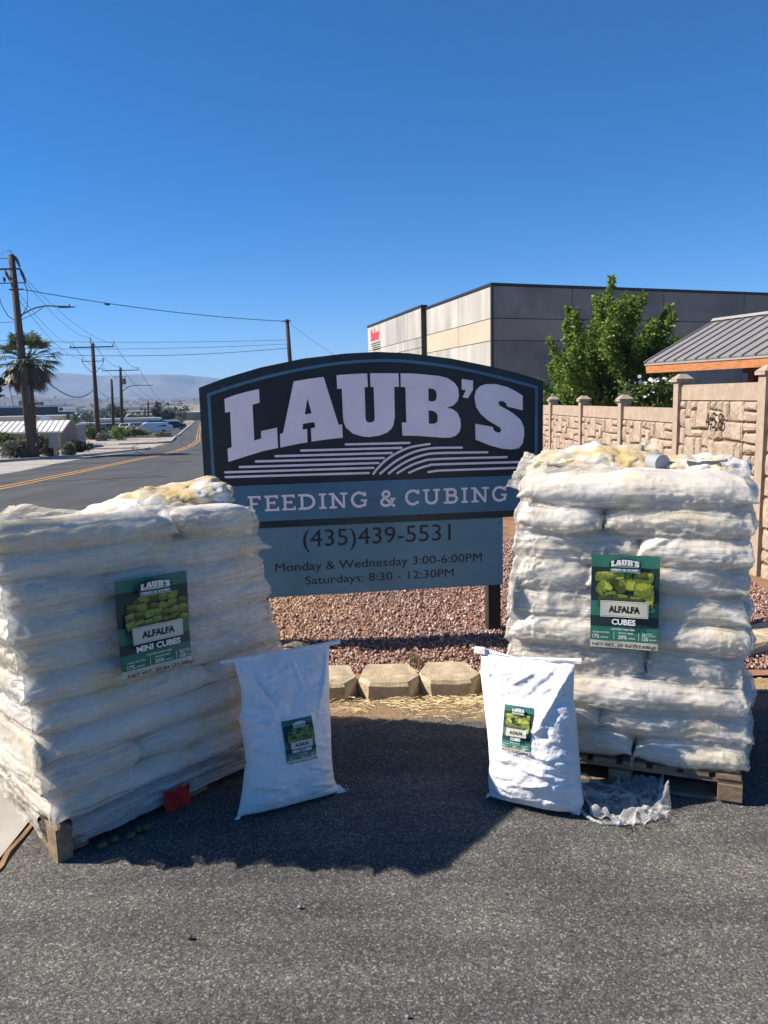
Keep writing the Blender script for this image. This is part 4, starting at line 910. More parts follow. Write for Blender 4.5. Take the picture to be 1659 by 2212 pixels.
MB().box(-31.5, -27.6, 69, 72, -2, -.2).build('wall', M['grey_c'], t); mb = MB(); mb.add([(-30.6, 68.9, -.1), (-29.7, 68.9, -.5), (-29.3, 68.95, .5), (-30.2, 68.95, .75)], [(0, 1, 2, 3)]); mb.add([(-30.6, 68.99, -.1), (-29.7, 68.99, -.5), (-29.3, 69.04, .5), (-30.2, 69.04, .75)], [(3, 2, 1, 0)]); mb.build('white_panel', M['wht'], t)
t = empty('long_building', 'long low grey building with bright white roof edge behind the parked cars', 'building')
MB().box(-59, -46.2, 160, 162, -4.6, -1.9).build('wall', M['grey_c'], t); MB().box(-59.3, -46.0, 159.6, 162.3, -1.898, -1.45).build('roof_edge', M['wht'], t)
for k in range(6): MB().box(-58+k*2.1, -56.6+k*2.1, 159.9, 159.98, -4.2, -2.6).build('window', M['glassd'], t)
MB().box(-46.8, -43.2, 165, 167, -4.6, -2.2).build('annex_wall', M['grey_c'], t)
t = empty('carport', 'dark carport with a white top in front of the long grey building', 'carport')
MB().box(-57, -44, 140, 147, -1.95-.35, -2.0).build('roof', M['grey_b'], t)
for x in (-56.5, -52, -48, -44.3): MB().tube([(x, 140.3, -4.2), (x, 140.3, -2.3)], .1, 6).build('post', M['iron'], t)
t = empty('beige_pedestal', 'beige sign box on a narrow stem standing in the pale rocks', 'sign box', (-18.15, 42.8, -1.26))
MB().box(-.27, .27, -.09, .09, .52, 1.3).build('box', M['beige'], t); MB().box(-.29, .29, -.11, .11, 1.302, 1.33).build('lid', M['kerb'], t); MB().box(-.085, .085, -.06, .06, -.05, .52).build('stem', M['beige'], t)
t = empty('utility_cabinet', 'beige cabinet box just right of the second utility pole', 'cabinet', (-32.2+1.6, 88.6, -2.5))
MB().box(-.65, .65, -.3, .3, 0, .88).build('body', M['beige'], t); MB().box(-.68, .68, -.33, .33, .882, .92).build('lid', M['kerb'], t)
t = empty('driveway_post', 'pinkish block marker post at the corner of the driveway island', 'post', (-25.6, 92.0, -2.55))
MB().box(-.5, .5, -.2, .2, 0, .6).build('base', M['brn_b'], t); MB().box(-.06+.4, .06+.4, -.06, .06, .6, 1.1).build('pin', M['beige'], t)
# chain link / low rail by the white roof building
# cars
def car(label, loc, rz, paint, van=False, L=4.6, Wd=1.8, Ht=1.5):
    t = empty('parked_car', label, 'car', loc, rz, 'vehicles parked in the lot left of the road')
    if van: prof = [(-.5, .25), (-.5, .62), (-.47, .9), (-.44, .97), (.12, 1.0), (.20, .95), (.36, .62), (.47, .52), (.5, .42), (.5, .22)]
    else: prof = [(-.5, .25), (-.5, .60), (-.46, .68), (-.34, .72), (-.24, .97), (.06, 1.0), (.22, .70), (.42, .60), (.5, .46), (.5, .22)]
    mb = MB(); P = [(a*L, b_*Ht) for a, b_ in prof]; n = len(P); V = []
    for s_ in (-1, 1):
        for x, z in P: V.append((x, s_*Wd/2*(1-.16*max(0, z/Ht-.62)/.38), z))
    mb.add(V, [tuple(range(n)), tuple(range(n, 2*n))[::-1]]+[(i+1, i, n+i, n+i+1) for i in range(n-1)]+[(0, n-1, 2*n-1, n)]); mb.build('body', paint, t)
    mb = MB()
    for s_ in (-1, 1):
        y = s_*Wd/2*.955
        if van: mb.add([(-.40*L, y, .66*Ht), (.27*L, y, .66*Ht), (.13*L, s_*Wd/2*.865, .93*Ht), (-.38*L, s_*Wd/2*.865, .93*Ht)], [(0, 1, 2, 3)])
        else: mb.add([(-.30*L, y+s_*.03, .72*Ht), (.19*L, y+s_*.03, .72*Ht), (.05*L, s_*Wd/2*.87, .95*Ht), (-.22*L, s_*Wd/2*.87, .95*Ht)], [(0, 1, 2, 3)])
    a, b_, z0, z1 = (.37*L, .215*L, .64*Ht, .93*Ht) if van else (.235*L, .08*L, .72*Ht, .96*Ht)
    mb.add([(a, -.72, z0), (a, .72, z0), (b_+.03, .62, z1), (b_+.03, -.62, z1)], [(0, 1, 2, 3)]); mb.build('window', M['glassd'], t)
    for sx_ in (-.31, .31):
        for s_ in (-1, 1):
            w = MB(); w.tube([(sx_*L, s_*(Wd/2-.2), .32), (sx_*L, s_*(Wd/2+.015), .32)], .32, 14); o = w.build('wheel', M['tyre'], t); h_ = MB(); h_.tube([(sx_*L, s_*(Wd/2+.01), .32), (sx_*L, s_*(Wd/2+.03), .32)], .19, 10); h_.build('hubcap', M['car_grey'], o)
    for s_ in (-1, 1): MB().box(L*.5-.12, L*.5+.005, s_*.62-.16, s_*.62+.16, .5*Ht-.08, .5*Ht+.04).build('headlight', M['wht'], t)
    return t
gz = lambda Y: zg(Y)+.03
car('white minivan parked nearest the road, nose to the left', (-31.2, 104.5, gz(104.5)), R(205), M['car_white'], True, 4.7, 1.85, 1.6)
CARS = [('dark suv in front of the second cream building corner', -46.5, 116, 80, 'car_dark', 1), ('silver car left of the third utility pole', -47.8, 124, 10, 'car_grey', 0), ('white pickup-like van left of the third pole', -50.4, 134, 5, 'car_white', 1), ('dark car beside the foot of the third pole', -43.2, 120, 95, 'car_dark', 0), ('white car right of the third pole, front towards the road', -40.3, 122, 268, 'car_white', 0), ('black suv behind the white minivan', -39.6, 134, 200, 'car_dark', 1), ('black car left of the white minivan', -36.3, 118, 250, 'car_dark', 0), ('grey car directly behind the roof of the white minivan', -35.2, 121, 180, 'car_grey', 0), ('white van far behind between the minivan and the dark trees', -41.5, 150, 190, 'car_white', 1), ('dark green car at the right end of the parked row', -37.0, 137, 190, 'car_dark', 0), ('red car half hidden behind the low hedge', -52.8, 128, 190, 'car_red', 0), ('pale blue-white van by the carport', -53.0, 138, 180, 'car_white', 1)]
for lab, x, y, rz, pt, vn_ in CARS: car(lab, (x, y, gz(y)), R(rz), M[pt], bool(vn_), Ht=1.6 if vn_ else 1.45)
for lab, x, y, rz in (('white car far down the street at the bend', -66.5, 300, 270), ('dark car farthest down the street', -63.5, 318, 90)): car(lab, (x, y, zg(y)+.05), R(rz), M['car_white' if 'white' in lab else 'car_dark'])
for i, (x, y, w, d, h, lab) in enumerate(((-92, 290, 16, 9, 3.4, 'pale roofed building far behind the long grey building'), (-84, 330, 20, 10, 3.6, 'tan far building right of the pale roofed one'), (-76, 390, 18, 10, 4.2, 'far building close to the end of the street'), (-130, 420, 26, 12, 4, 'white far building behind the second pole'), (-190, 620, 30, 12, 6, 'wide white far building on the valley floor'), (-70, 350, 10, 8, 5.5, 'brick coloured building at the bend of the road'))):
    t = empty('far_building', lab, 'building', (x, y, zg(y)-.5)); MB().box(-w/2, w/2, -d/2, d/2, 0, h).build('wall', M['brn_b' if i in (1, 5) else 'cream_b'], t); MB().box(-w/2-.3, w/2+.3, -d/2-.3, d/2+.3, h+.002, h+.4).build('roof', M['wroof' if i != 5 else 'brn_b'], t)

SIGN = {
  'L': [(0.161, 1.631), (0.228, 1.654), (0.302, 1.672), (0.367, 1.685), (0.368, 1.604), (0.325, 1.593), (0.325, 1.377), (0.367, 1.388), (0.368, 1.433), (0.465, 1.451), (0.466, 1.328), (0.376, 1.312), (0.283, 1.287), (0.164, 1.253), (0.163, 1.333), (0.189, 1.341), (0.19, 1.555), (0.161, 1.549)],
  'A': [(0.577, 1.726), (0.664, 1.739), (0.758, 1.749), (0.84, 1.458), (0.862, 1.459), (0.863, 1.378), (0.769, 1.371), (0.671, 1.36), (0.67, 1.441), (0.698, 1.446), (0.691, 1.479), (0.623, 1.47), (0.619, 1.434), (0.647, 1.438), (0.646, 1.357), (0.569, 1.346), (0.48, 1.33), (0.481, 1.413), (0.499, 1.415)],
  'A_hole': [(0.656, 1.624), (0.678, 1.532), (0.636, 1.526)],
  'U': [(0.838, 1.758), (0.932, 1.763), (1.025, 1.765), (1.027, 1.683), (1.007, 1.683), (1.007, 1.489), (1.012, 1.475), (1.025, 1.467), (1.046, 1.467), (1.06, 1.474), (1.065, 1.489), (1.063, 1.683), (1.044, 1.683), (1.043, 1.766), (1.218, 1.762), (1.22, 1.68), (1.19, 1.681), (1.19, 1.497), (1.181, 1.45), (1.168, 1.425), (1.139, 1.401), (1.087, 1.383), (1.043, 1.38), (1.034, 1.377), (0.984, 1.382), (0.927, 1.401), (0.884, 1.44), (0.871, 1.48), (0.869, 1.518), (0.867, 1.677), (0.839, 1.675)],
  'B': [(1.232, 1.762), (1.331, 1.757), (1.472, 1.741), (1.524, 1.727), (1.569, 1.698), (1.591, 1.666), (1.597, 1.619), (1.59, 1.587), (1.564, 1.56), (1.535, 1.549), (1.518, 1.544), (1.554, 1.536), (1.586, 1.512), (1.604, 1.473), (1.608, 1.428), (1.6, 1.394), (1.575, 1.369), (1.539, 1.358), (1.493, 1.359), (1.415, 1.367), (1.325, 1.376), (1.236, 1.38), (1.234, 1.461), (1.263, 1.46), (1.261, 1.677), (1.232, 1.679)],
  'B_h1': [(1.403, 1.667), (1.433, 1.664), (1.45, 1.652), (1.457, 1.631), (1.456, 1.606), (1.448, 1.591), (1.431, 1.585), (1.404, 1.589)],
  'B_h2': [(1.403, 1.531), (1.434, 1.527), (1.453, 1.515), (1.461, 1.496), (1.461, 1.467), (1.452, 1.452), (1.433, 1.447), (1.404, 1.449)],
  'q': [(1.617, 1.72), (1.688, 1.708), (1.687, 1.651), (1.654, 1.6), (1.621, 1.607), (1.643, 1.651), (1.616, 1.655)],
  'Sx': [(2.009, 1.607), (2.009, 1.516), (1.909, 1.543), (1.902, 1.564), (1.882, 1.576), (1.859, 1.578), (1.849, 1.567), (1.859, 1.549), (1.909, 1.522), (1.955, 1.492), (1.996, 1.456), (2.017, 1.41), (2.019, 1.359), (2.009, 1.307), (1.983, 1.277), (1.936, 1.271), (1.875, 1.278), (1.796, 1.301), (1.703, 1.341), (1.702, 1.44), (1.813, 1.417), (1.822, 1.393), (1.846, 1.38), (1.864, 1.381), (1.871, 1.395), (1.862, 1.412), (1.836, 1.428), (1.783, 1.46), (1.737, 1.501), (1.708, 1.546), (1.698, 1.604), (1.706, 1.645), (1.731, 1.672), (1.771, 1.685), (1.836, 1.683), (1.909, 1.663), (1.962, 1.637)],
  'arch': [(0.013, 1.7), (0.167, 1.754), (0.383, 1.813), (0.639, 1.861), (0.896, 1.887), (1.092, 1.894), (1.288, 1.883), (1.554, 1.846), (1.825, 1.789), (1.99, 1.747), (2.149, 1.697)],
  'arch_in': [(0.069, 1.659), (0.316, 1.732), (0.572, 1.788), (0.83, 1.827), (1.09, 1.841), (1.288, 1.832), (1.554, 1.794), (1.825, 1.734), (2.108, 1.659)],
  'lines': [[(0.881, 1.336), (1.28, 1.333)], [(0.606, 1.307), (1.23, 1.304)], [(0.448, 1.278), (1.166, 1.274)], [(0.328, 1.25), (1.117, 1.244)], [(0.23, 1.219), (1.082, 1.214)], [(0.142, 1.19), (1.049, 1.185)], [(0.142, 1.161), (1.019, 1.154)], [(1.048, 1.147), (1.076, 1.181), (1.129, 1.23), (1.194, 1.27), (1.272, 1.302), (1.337, 1.314), (1.408, 1.322)], [(1.091, 1.147), (1.147, 1.191), (1.212, 1.234), (1.297, 1.272), (1.375, 1.29), (1.453, 1.296), (1.614, 1.293)], [(1.145, 1.147), (1.211, 1.192), (1.283, 1.228), (1.361, 1.252), (1.453, 1.263), (1.779, 1.258)], [(1.2, 1.146), (1.276, 1.187), (1.354, 1.213), (1.452, 1.226), (1.906, 1.223)], [(1.274, 1.146), (1.334, 1.17), (1.399, 1.187), (1.478, 1.192), (2.033, 1.188)], [(1.397, 1.146), (1.458, 1.153), (2.034, 1.152)]],
}
# ---------------------------------------------------------------- business sign
SO = Vector((-1.1, 4.65, 0)); SUv = Vector((1.86, .25, 0)).normalized(); SWv = Vector((SUv.y, -SUv.x, 0))
sg = empty('business_sign', 'arched navy and blue business sign on dark posts standing in the gravel bed', 'sign', tuple(SO))
sf = frame((0, 0, 0), SUv, SWv)
arch = SIGN['arch']
MB().prism([(.013, .835), (2.147, .835)]+[(2.147, 1.697)]+arch[::-1][1:-1]+[(.013, 1.70)], -.05, 0, 0, sf).build('upper_board', M['s_navy'], sg)
ai = [(.068, 1.659)]+SIGN['arch_in'][1:-1]+[(2.102, 1.657)]
def dense(pts, n=6):
    """smooth a polyline with Catmull-Rom"""
    P = [np.array(p) for p in pts]; out = []
    for i in range(len(P)-1):
        p0, p1_, p2_, p3_ = P[max(i-1, 0)], P[i], P[i+1], P[min(i+2, len(P)-1)]
        for k in range(n):
            t = k/n; out.append(tuple(.5*((2*p1_)+(-p0+p2_)*t+(2*p0-5*p1_+4*p2_-p3_)*t*t+(-p0+3*p1_-3*p2_+p3_)*t**3)))
    return out+[tuple(P[-1])]
aid = dense(ai)
cx_ = 1.085
inner = [(.075, 1.104)]+[(x+(cx_-x)*.007, y-.008) for x, y in aid]+[(2.095, 1.104)]
MB().add([sf(x, y, .0015) for x, y in inner], [tuple(range(len(inner)))]).build('upper_panel', M['s_black'], sg)
def ribbon(mb, pts, th, c, mi=0, caps=False, fn=sf, depth=0.0):
    P = [Vector((p[0], p[1])) for p in pts]; n = len(P); Lf, Rt = [], []
    for i in range(n):
        a = (P[i]-P[i-1]).normalized() if i else None; b_ = (P[i+1]-P[i]).normalized() if i < n-1 else None
        if a is None: a = b_
        if b_ is None: b_ = a
        na = Vector((-a.y, a.x)); nb_ = Vector((-b_.y, b_.x)); m_ = (na+nb_); m_ = m_.normalized() if m_.length > 1e-4 else na
        k = th/2/max(.35, m_.dot(na)); Lf.append(P[i]+m_*k); Rt.append(P[i]-m_*k)
    if caps:
        d0 = (P[0]-P[1]).normalized(); d1 = (P[-1]-P[-2]).normalized()
        poly = Lf+[P[-1]+Vector((math.cos(t)*d1.x-math.sin(t)*d1.y, math.sin(t)*d1.x+math.cos(t)*d1.y))*th/2 for t in (1.0, .4, -.4, -1.0)]+Rt[::-1]+[P[0]+Vector((math.cos(t)*d0.x-math.sin(t)*d0.y, math.sin(t)*d0.x+math.cos(t)*d0.y))*th/2 for t in (1.0, .4, -.4, -1.0)]
        nq = len(Lf); Q = [tuple(p) for p in poly]; m = len(Q); F = []
        for i in range(nq-1): F.append((i, i+1, m-5-i-1, m-5-i) if False else (i, i+1, nq+4+(nq-2-i), nq+4+(nq-1-i)))
        F.append(tuple([nq-1]+list(range(nq, nq+4))+[nq+4])); F.append(tuple([nq+4+nq-1]+list(range(nq+4+nq, m))+[0]))
        mb.add([fn(x, y, c) for x, y in Q], [f[::-1] for f in F], mi)
        V = [fn(x, y, c) for x, y in Q]+[fn(x, y, c-depth) for x, y in Q]
        if depth: mb.add(V, [(i, (i+1) % m, m+(i+1) % m, m+i) for i in range(m)], mi)
    else:
        mb.add([fn(p.x, p.y, c) for p in Lf]+[fn(p.x, p.y, c) for p in Rt], [(i, i+1, n+i+1, n+i)[::-1] for i in range(n-1)], mi)
mb = MB(); ribbon(mb, [(.070, 1.10)]+[(x, y) for x, y in aid]+[(2.100, 1.10)], .018, .0035); mb.build('blue_border_line', M['s_blue'], sg)
MB().add([sf(*p, .0025) for p in ((.061, .878), (2.109, .878), (2.109, 1.1035), (.061, 1.1035))], [(0, 1, 2, 3)]).build('blue_band', M['s_blue'], sg)
MB().prism([(.28, .388), (1.886, .388), (1.886, .832), (.28, .832)], -.045, -.012, 0, sf).build('lower_board', M['s_blue2'], sg)
for a in (.283, 1.80): MB().prism([(a, -.3), (a+.083, -.3), (a+.083, 1.6), (a, 1.6)], -.14, -.052, 0, sf).build('post', M['s_post'], sg)
for nm_, loops in (('L', ['L']), ('A', ['A', 'A_hole']), ('U', ['U']), ('B', ['B', 'B_h1', 'B_h2']), ("'", ['q']), ('S', ['Sx'])):
    lp = [SIGN[k] for k in loops]; V, F = fill2d(lp); mb = MB(); mb.add([sf(x, y, .012) for x, y in V], F)
    for l in lp: n = len(l); mb.add([sf(x, y, .012) for x, y in l]+[sf(x, y, .001) for x, y in l], [(i, (i+1) % n, n+(i+1) % n, n+i) for i in range(n)])
    mb.build('letter', M['s_white'], sg)
for l in SIGN['lines']:
    mb = MB(); pts = dense(l, 5) if len(l) > 3 else l; ribbon(mb, pts, .0135, .008, 0, True, sf, .006); mb.build('field_line', M['s_white'], sg)
# slab lettering drawn from strokes
def arc(cx, cy, rx, ry, a0, a1, n=14): return [(cx+rx*math.cos(R(a0+(a1-a0)*i/n)), cy+ry*math.sin(R(a0+(a1-a0)*i/n))) for i in range(n+1)]
GL = {
 'I': [('s', [(.5, 0), (.5, 1)]), ('t', [(.03, .93), (.97, .93)]), ('t', [(.03, .07), (.97, .07)])],
 'F': [('s', [(.27, 0), (.27, 1)]), ('t', [(.02, .93), (.95, .93)]), ('t', [(.02, .07), (.56, .07)]), ('t', [(.27, .50), (.76, .50)]), ('u', [(.90, 1), (.90, .76)])],
 'E': [('s', [(.25, 0), (.25, 1)]), ('t', [(.02, .93), (.93, .93)]), ('t', [(.02, .07), (.97, .07)]), ('t', [(.25, .52), (.72, .52)]), ('u', [(.88, 1), (.88, .78)]), ('u', [(.93, 0), (.93, .25)]), ('u', [(.69, .42), (.69, .62)])],
 'D': [('s', [(.22, 0), (.22, 1)]), ('t', [(.0, .93), (.22, .93)]), ('t', [(.0, .07), (.22, .07)]), ('s', [(.22, .925), (.45, .925)]+arc(.45, .5, .46, .425, 80, -80)+[(.45, .075), (.22, .075)])],
 'N': [('s', [(.22, 0), (.22, 1)]), ('s', [(.18, .97), (.80, .03)]), ('u', [(.80, 0), (.80, 1)]), ('t', [(.0, .93), (.22, .93)]), ('t', [(.02, .07), (.42, .07)]), ('t', [(.6, .93), (1.0, .93)])],
 'C': [('s', [(.90, .72), (.86, .83)]+arc(.52, .5, .44, .44, 50, 310, 20)+[(.93, .20)]), ('u', [(.91, .98), (.91, .70)])],
 'G': [('s', [(.88, .72), (.84, .84)]+arc(.5, .5, .42, .44, 52, 300, 20)+[(.86, .13)]), ('u', [(.88, .98), (.88, .72)]), ('s', [(.86, .08), (.86, .44)]), ('t', [(.60, .44), (1.0, .44)])],
 'U': [('s', [(.20, 1), (.20, .38)]+arc(.5, .36, .30, .29, 180, 360, 14)+[(.80, .38), (.80, 1)]), ('t', [(.0, .93), (.40, .93)]), ('t', [(.60, .93), (1.0, .93)])],
 'B': [('s', [(.25, 0), (.25, 1)]), ('t', [(.0, .93), (.25, .93)]), ('t', [(.0, .07), (.25, .07)]), ('s', [(.25, .93), (.52, .93)]+arc(.55, .73, .26, .20, 90, -90, 8)+[(.25, .53)]), ('s', [(.52, .53)]+arc(.58, .30, .31, .23, 90, -90, 8)+[(.25, .07)])],
 '&': [('s', [(.97, .06), (.83, .07), (.30, .62), (.22, .78), (.30, .92), (.44, .96), (.58, .90), (.62, .78), (.55, .66), (.25, .48), (.12, .30), (.18, .12), (.38, .04), (.60, .09), (.78, .26), (.84, .44)]), ('t', [(.66, .47), (1.0, .47)])],
}
FX = [('F', .2666, .3474), ('E', .3677, .4567), ('E', .4724, .5585), ('D', .5746, .6821), ('I', .7018, .7509), ('N', .7646, .8818), ('G', .9024, 1.0047), ('&', 1.0824, 1.183), ('C', 1.2455, 1.3393), ('U', 1.3586, 1.4704), ('B', 1.4934, 1.5887), ('I', 1.6069, 1.6524), ('N', 1.6708, 1.789), ('G', 1.8101, 1.9072)]
for ch_, x0, x1 in FX:
    mb = MB(); c_ = .006
    for kd, pl in GL[ch_]:
        pts = [(x0+(x1-x0)*px, .940+.098*py) for px, py in pl]
        if len(pts) > 12 and ch_ == '&': pts = dense(pts, 4)
        ribbon(mb, pts, {'s': .0165, 't': .0125, 'u': .0125}[kd], c_); c_ += .0004
    mb.build('lettering', M['s_white'], sg)
for s_, x0, x1, y0, y1, bd in (('(435)439-5531', .595, 1.54, .666, .808, .0), ('Monday & Wednesday 3:00-6:00PM', .416, 1.745, .534, .606, .0), ('Saturdays: 8:30 - 12:30PM', .600, 1.558, .443, .512, .0)):
    V, F = fit(s_, x0, x1, y0, y1, bd)
    for V, F in chars(V, F): MB().add([sf(x, y, -.0095) for x, y in V], F).build('lettering', M['s_ink'], sg)
for a, b_ in ((.30, .80), (1.868, .80), (1.868, .41), (.16, 1.70), (.155, 1.70), (1.84, 1.735)):
    c_ = -.010 if b_ < .83 else .002; mb = MB(); mb.add([sf(a+.006*math.cos(t), b_+.006*math.sin(t), c_+.002) for t in np.linspace(0, 5.5, 8)], [tuple(range(8))]); mb.build('screw', M['iron'], sg)

# ---------------------------------------------------------------- printed poster
LOGO_B = (0.16, 2.02, 1.25, 1.77)
PMATS = [M['p_green'], M['p_dark'], M['p_cream'], M['p_white'], M['p_black'], M['p_teal'], M['c_hi'], M['c_mid'], M['c_dk'], M['c_hi2'], M['c_mid2']]
def poster_geo(mini):
    """list of (layer, material, verts2d(u 0..1, v 0..1 up), faces)"""
    out = []; ly = [0.0]
    def rect(u0, u1, v0, v1, mi, nx=10, ny=6, dl=1.0):
        V = [(u0+(u1-u0)*i/nx, v0+(v1-v0)*j/ny) for j in range(ny+1) for i in range(nx+1)]; F = [(j*(nx+1)+i, j*(nx+1)+i+1, (j+1)*(nx+1)+i+1, (j+1)*(nx+1)+i) for j in range(ny) for i in range(nx)]
        ly[0] += dl; out.append((ly[0], mi, V, F))
    def poly(pts, mi): ly[0] += .5; out.append((ly[0], mi, pts, [tuple(range(len(pts)))]))
    def txt(s, u0, u1, v0, v1, mi, bd=0.02): V, F = fit(s, u0, u1, v0, v1, bd); ly[0] += .3; out.append((ly[0], mi, V, F)); ly[0] -= .3
    rect(0, 1, 0, 1, 0, 14, 18); ly[0] = 2.2
    rect(0, 1, .51, .87, 1, 12, 6, 0); rect(0, 1, .235, .345, 1, 12, 2, 0); rect(0, 1, 0, .075, 2, 12, 2, 0); ly[0] = 3
    # cube heap
    g = random.Random(3 if mini else 4)
    def lump(cx, cy, w, h, tone, rot=0):
        hi, md = (9, 10) if mini else (6, 7)
        base = [(-.5, -.42), (-.1, -.5), (.42, -.46), (.52, .05), (.44, .42), (.02, .52), (-.46, .44), (-.54, 0)]
        rr = lambda p: (cx+(p[0]*math.cos(rot)-p[1]*math.sin(rot))*w, cy+(p[0]*math.sin(rot)+p[1]*math.cos(rot))*h)
        poly([rr((x+g.uniform(-.05, .05), y+g.uniform(-.05, .05))) for x, y in base], 8 if tone == 0 else md)
        top = [(-.42, .1), (-.05, .0), (.40, .12), (.44, .38), (0, .47), (-.4, .38)] if tone != 2 else [(-.40, -.36), (.36, -.38), (.44, .36), (-.36, .40)]
        poly([rr((x+g.uniform(-.04, .04), y+g.uniform(-.04, .04))) for x, y in top], hi if tone else md)
    poly([(.10, .45), (.13, .66), (.25, .78), (.5, .80), (.75, .79), (.88, .72), (.9, .45)], 8)
    if mini:
        for row, (vy, n, x0, x1) in enumerate(((.77, 4, .38, .78), (.69, 6, .22, .88), (.61, 7, .17, .9), (.53, 7, .16, .88), (.465, 6, .2, .82))):
            for k in range(n): lump(x0+(x1-x0)*k/(n-1)+g.uniform(-.02, .02), vy+g.uniform(-.015, .015), .15, .095, g.choice([1, 1, 2, 0]), g.uniform(-.4, .4))
    else:
        for cx, cy, w, h, t, r_ in ((.21, .77, .27, .11, 1, .02), (.77, .77, .28, .12, 1, -.03), (.43, .79, .14, .10, 2, 0), (.55, .77, .12, .10, 0, .1), (.46, .67, .12, .16, 0, 0), (.20, .64, .22, .16, 1, -.6), (.58, .69, .15, .12, 2, -.08), (.84, .60, .18, .20, 1, .2), (.77, .64, .25, .17, 1, .05), (.30, .56, .2, .12, 0, .3), (.46, .55, .18, .08, 0, -.1), (.86, .49, .12, .1, 1, 0), (.66, .54, .2, .08, 0, 0)): lump(cx, cy, w, h, t, r_)
    ly[0] += .5
    # badge
    bdg = [(.27, .815), (.27, .93)]+[(.27+.46*t, .93+.045*math.sin(math.pi*t)) for t in np.linspace(.1, .9, 9)]+[(.73, .93), (.73, .815)]
    poly(bdg, 1); rect(.285, .715, .835, .865, 5, 6, 1, .3); poly([(.30, .878)]+[(.30+.40*t, .878+.022*math.sin(math.pi*t)) for t in np.linspace(.05, .95, 9)]+[(.70, .878)], 2)
    poly([(.28, .823), (.72, .823), (.72, .828), (.28, .828)], 3)
    a0, a1, b0, b1 = LOGO_B; ly[0] += .5
    for loops in (['L'], ['A', 'A_hole'], ['U'], ['B', 'B_h1', 'B_h2'], ['q'], ['Sx']):
        V, F = fill2d([SIGN[k] for k in loops]); out.append((ly[0], 3, [(.295+(x-a0)/(a1-a0)*.41, .882+(y-b0)/(b1-b0)*.080) for x, y in V], F))
    txt('FEED & CUBE', .31, .69, .8385, .861, 3, .03)
    rect(.15, .85, .345, .515, 3, 8, 3, .6); rect(.158, .842, .352, .508, 4, 8, 3, .3); rect(.162, .838, .356, .504, 2, 8, 3, .3)
    ly[0] += .5
    txt('ALFALFA', .27, .73, .392, .465, 4, .05)
    if mini: txt('MINI CUBES', .18, .80, .262, .325, 3, .035)
    else: txt('CUBES', .32, .67, .262, .325, 3, .035)
    txt('CERTIFIED WEED FREE', .31, .66, .205, .224, 3, .01)
    txt('CRUDE PROTEIN', .04, .29, .168, .184, 3, .01); txt('17%', .04, .14, .110, .152, 3, .01); txt('minimum', .16, .27, .116, .134, 3, .01)
    txt('CRUDE FIBER', .42, .64, .168, .184, 3, .01); txt('30%', .42, .55, .110, .152, 3, .01); txt('maximum', .57, .67, .116, .134, 3, .01)
    txt('RELATIVE', .77, .92, .176, .190, 3, .01); txt('FEED VALUE', .77, .96, .155, .169, 3, .01); txt('150', .77, .86, .108, .146, 3, .01); txt('minimum', .875, .975, .114, .130, 3, .01)
    for u in (.355, .72): poly([(u, .105), (u+.005, .105), (u+.005, .19), (u, .19)], 3)
    txt('NET WT. 50 lbs (22.68kg)', .04, .97, .014, .060, 4, .03)
    return out
def poster_mesh(name, mini, fn, dl):
    mb = MB()
    for l, mi, V, F in poster_geo(mini): mb.add([fn(u, v, l*dl) for u, v in V], F, mi)
    return mb.me(name, PMATS)

# ---------------------------------------------------------------- bags
def pillow(sx_, sy_, sz_, nu=26, nv=22, ear=.05, seed=0, q=.42, pw=5):
    """flat filled sack centred on the origin with pulled-out corners; returns V,F"""
    g = np.random.default_rng(seed)
    u = np.sin(np.linspace(-1, 1, nu)*math.pi/2); v = np.sin(np.linspace(-1, 1, nv)*math.pi/2); U, W = np.meshgrid(u, v)
    hz = ((1-np.abs(U)**pw)*(1-np.abs(W)**pw)).clip(0)**q
    cr = (np.abs(U)*np.abs(W))**10
    X = U*sx_/2*(1-.05*(1-np.abs(U))*0)+np.sign(U)*cr*ear; Y = W*sy_/2+np.sign(W)*cr*ear
    X = X-np.sign(U)*.035*sx_*(np.abs(W)**6)*(1-cr)*np.abs(U); Y = Y-np.sign(W)*.05*sy_*(np.abs(U)**6)*(1-cr)*np.abs(W)
    top = np.stack([X, Y, hz*sz_/2-cr*.2*sz_], -1).reshape(-1, 3); bot = np.stack([X, Y, -hz*sz_/2-cr*.2*sz_-1e-5], -1).reshape(-1, 3)
    i = np.arange((nv-1)*nu).reshape(nv-1, nu)[:, :-1].ravel(); F1 = np.stack([i, i+1, i+nu+1, i+nu], 1); F2 = F1[:, ::-1]+nu*nv
    V = np.concatenate([top, bot]); F = np.concatenate([F1, F2])
    # weld the rim
    rim = np.zeros((nv, nu), bool); rim[0] = rim[-1] = True; rim[:, 0] = rim[:, -1] = True; r = np.where(rim.ravel())[0]; remap = np.arange(len(V)); remap[r+nu*nv] = r; F = remap[F]
    used_ = np.unique(F); nw = -np.ones(len(V), int); nw[used_] = np.arange(len(used_)); return V[used_], nw[F]
def wrinkle(V, amp, seed, s=(9, 9, 16)):
    c = V.mean(0); d = V-c; d /= np.linalg.norm(d, axis=1)[:, None]+1e-9
    n_ = fbm(V*np.array(s), seed, 3)[:, None]; return V+d*n_*amp
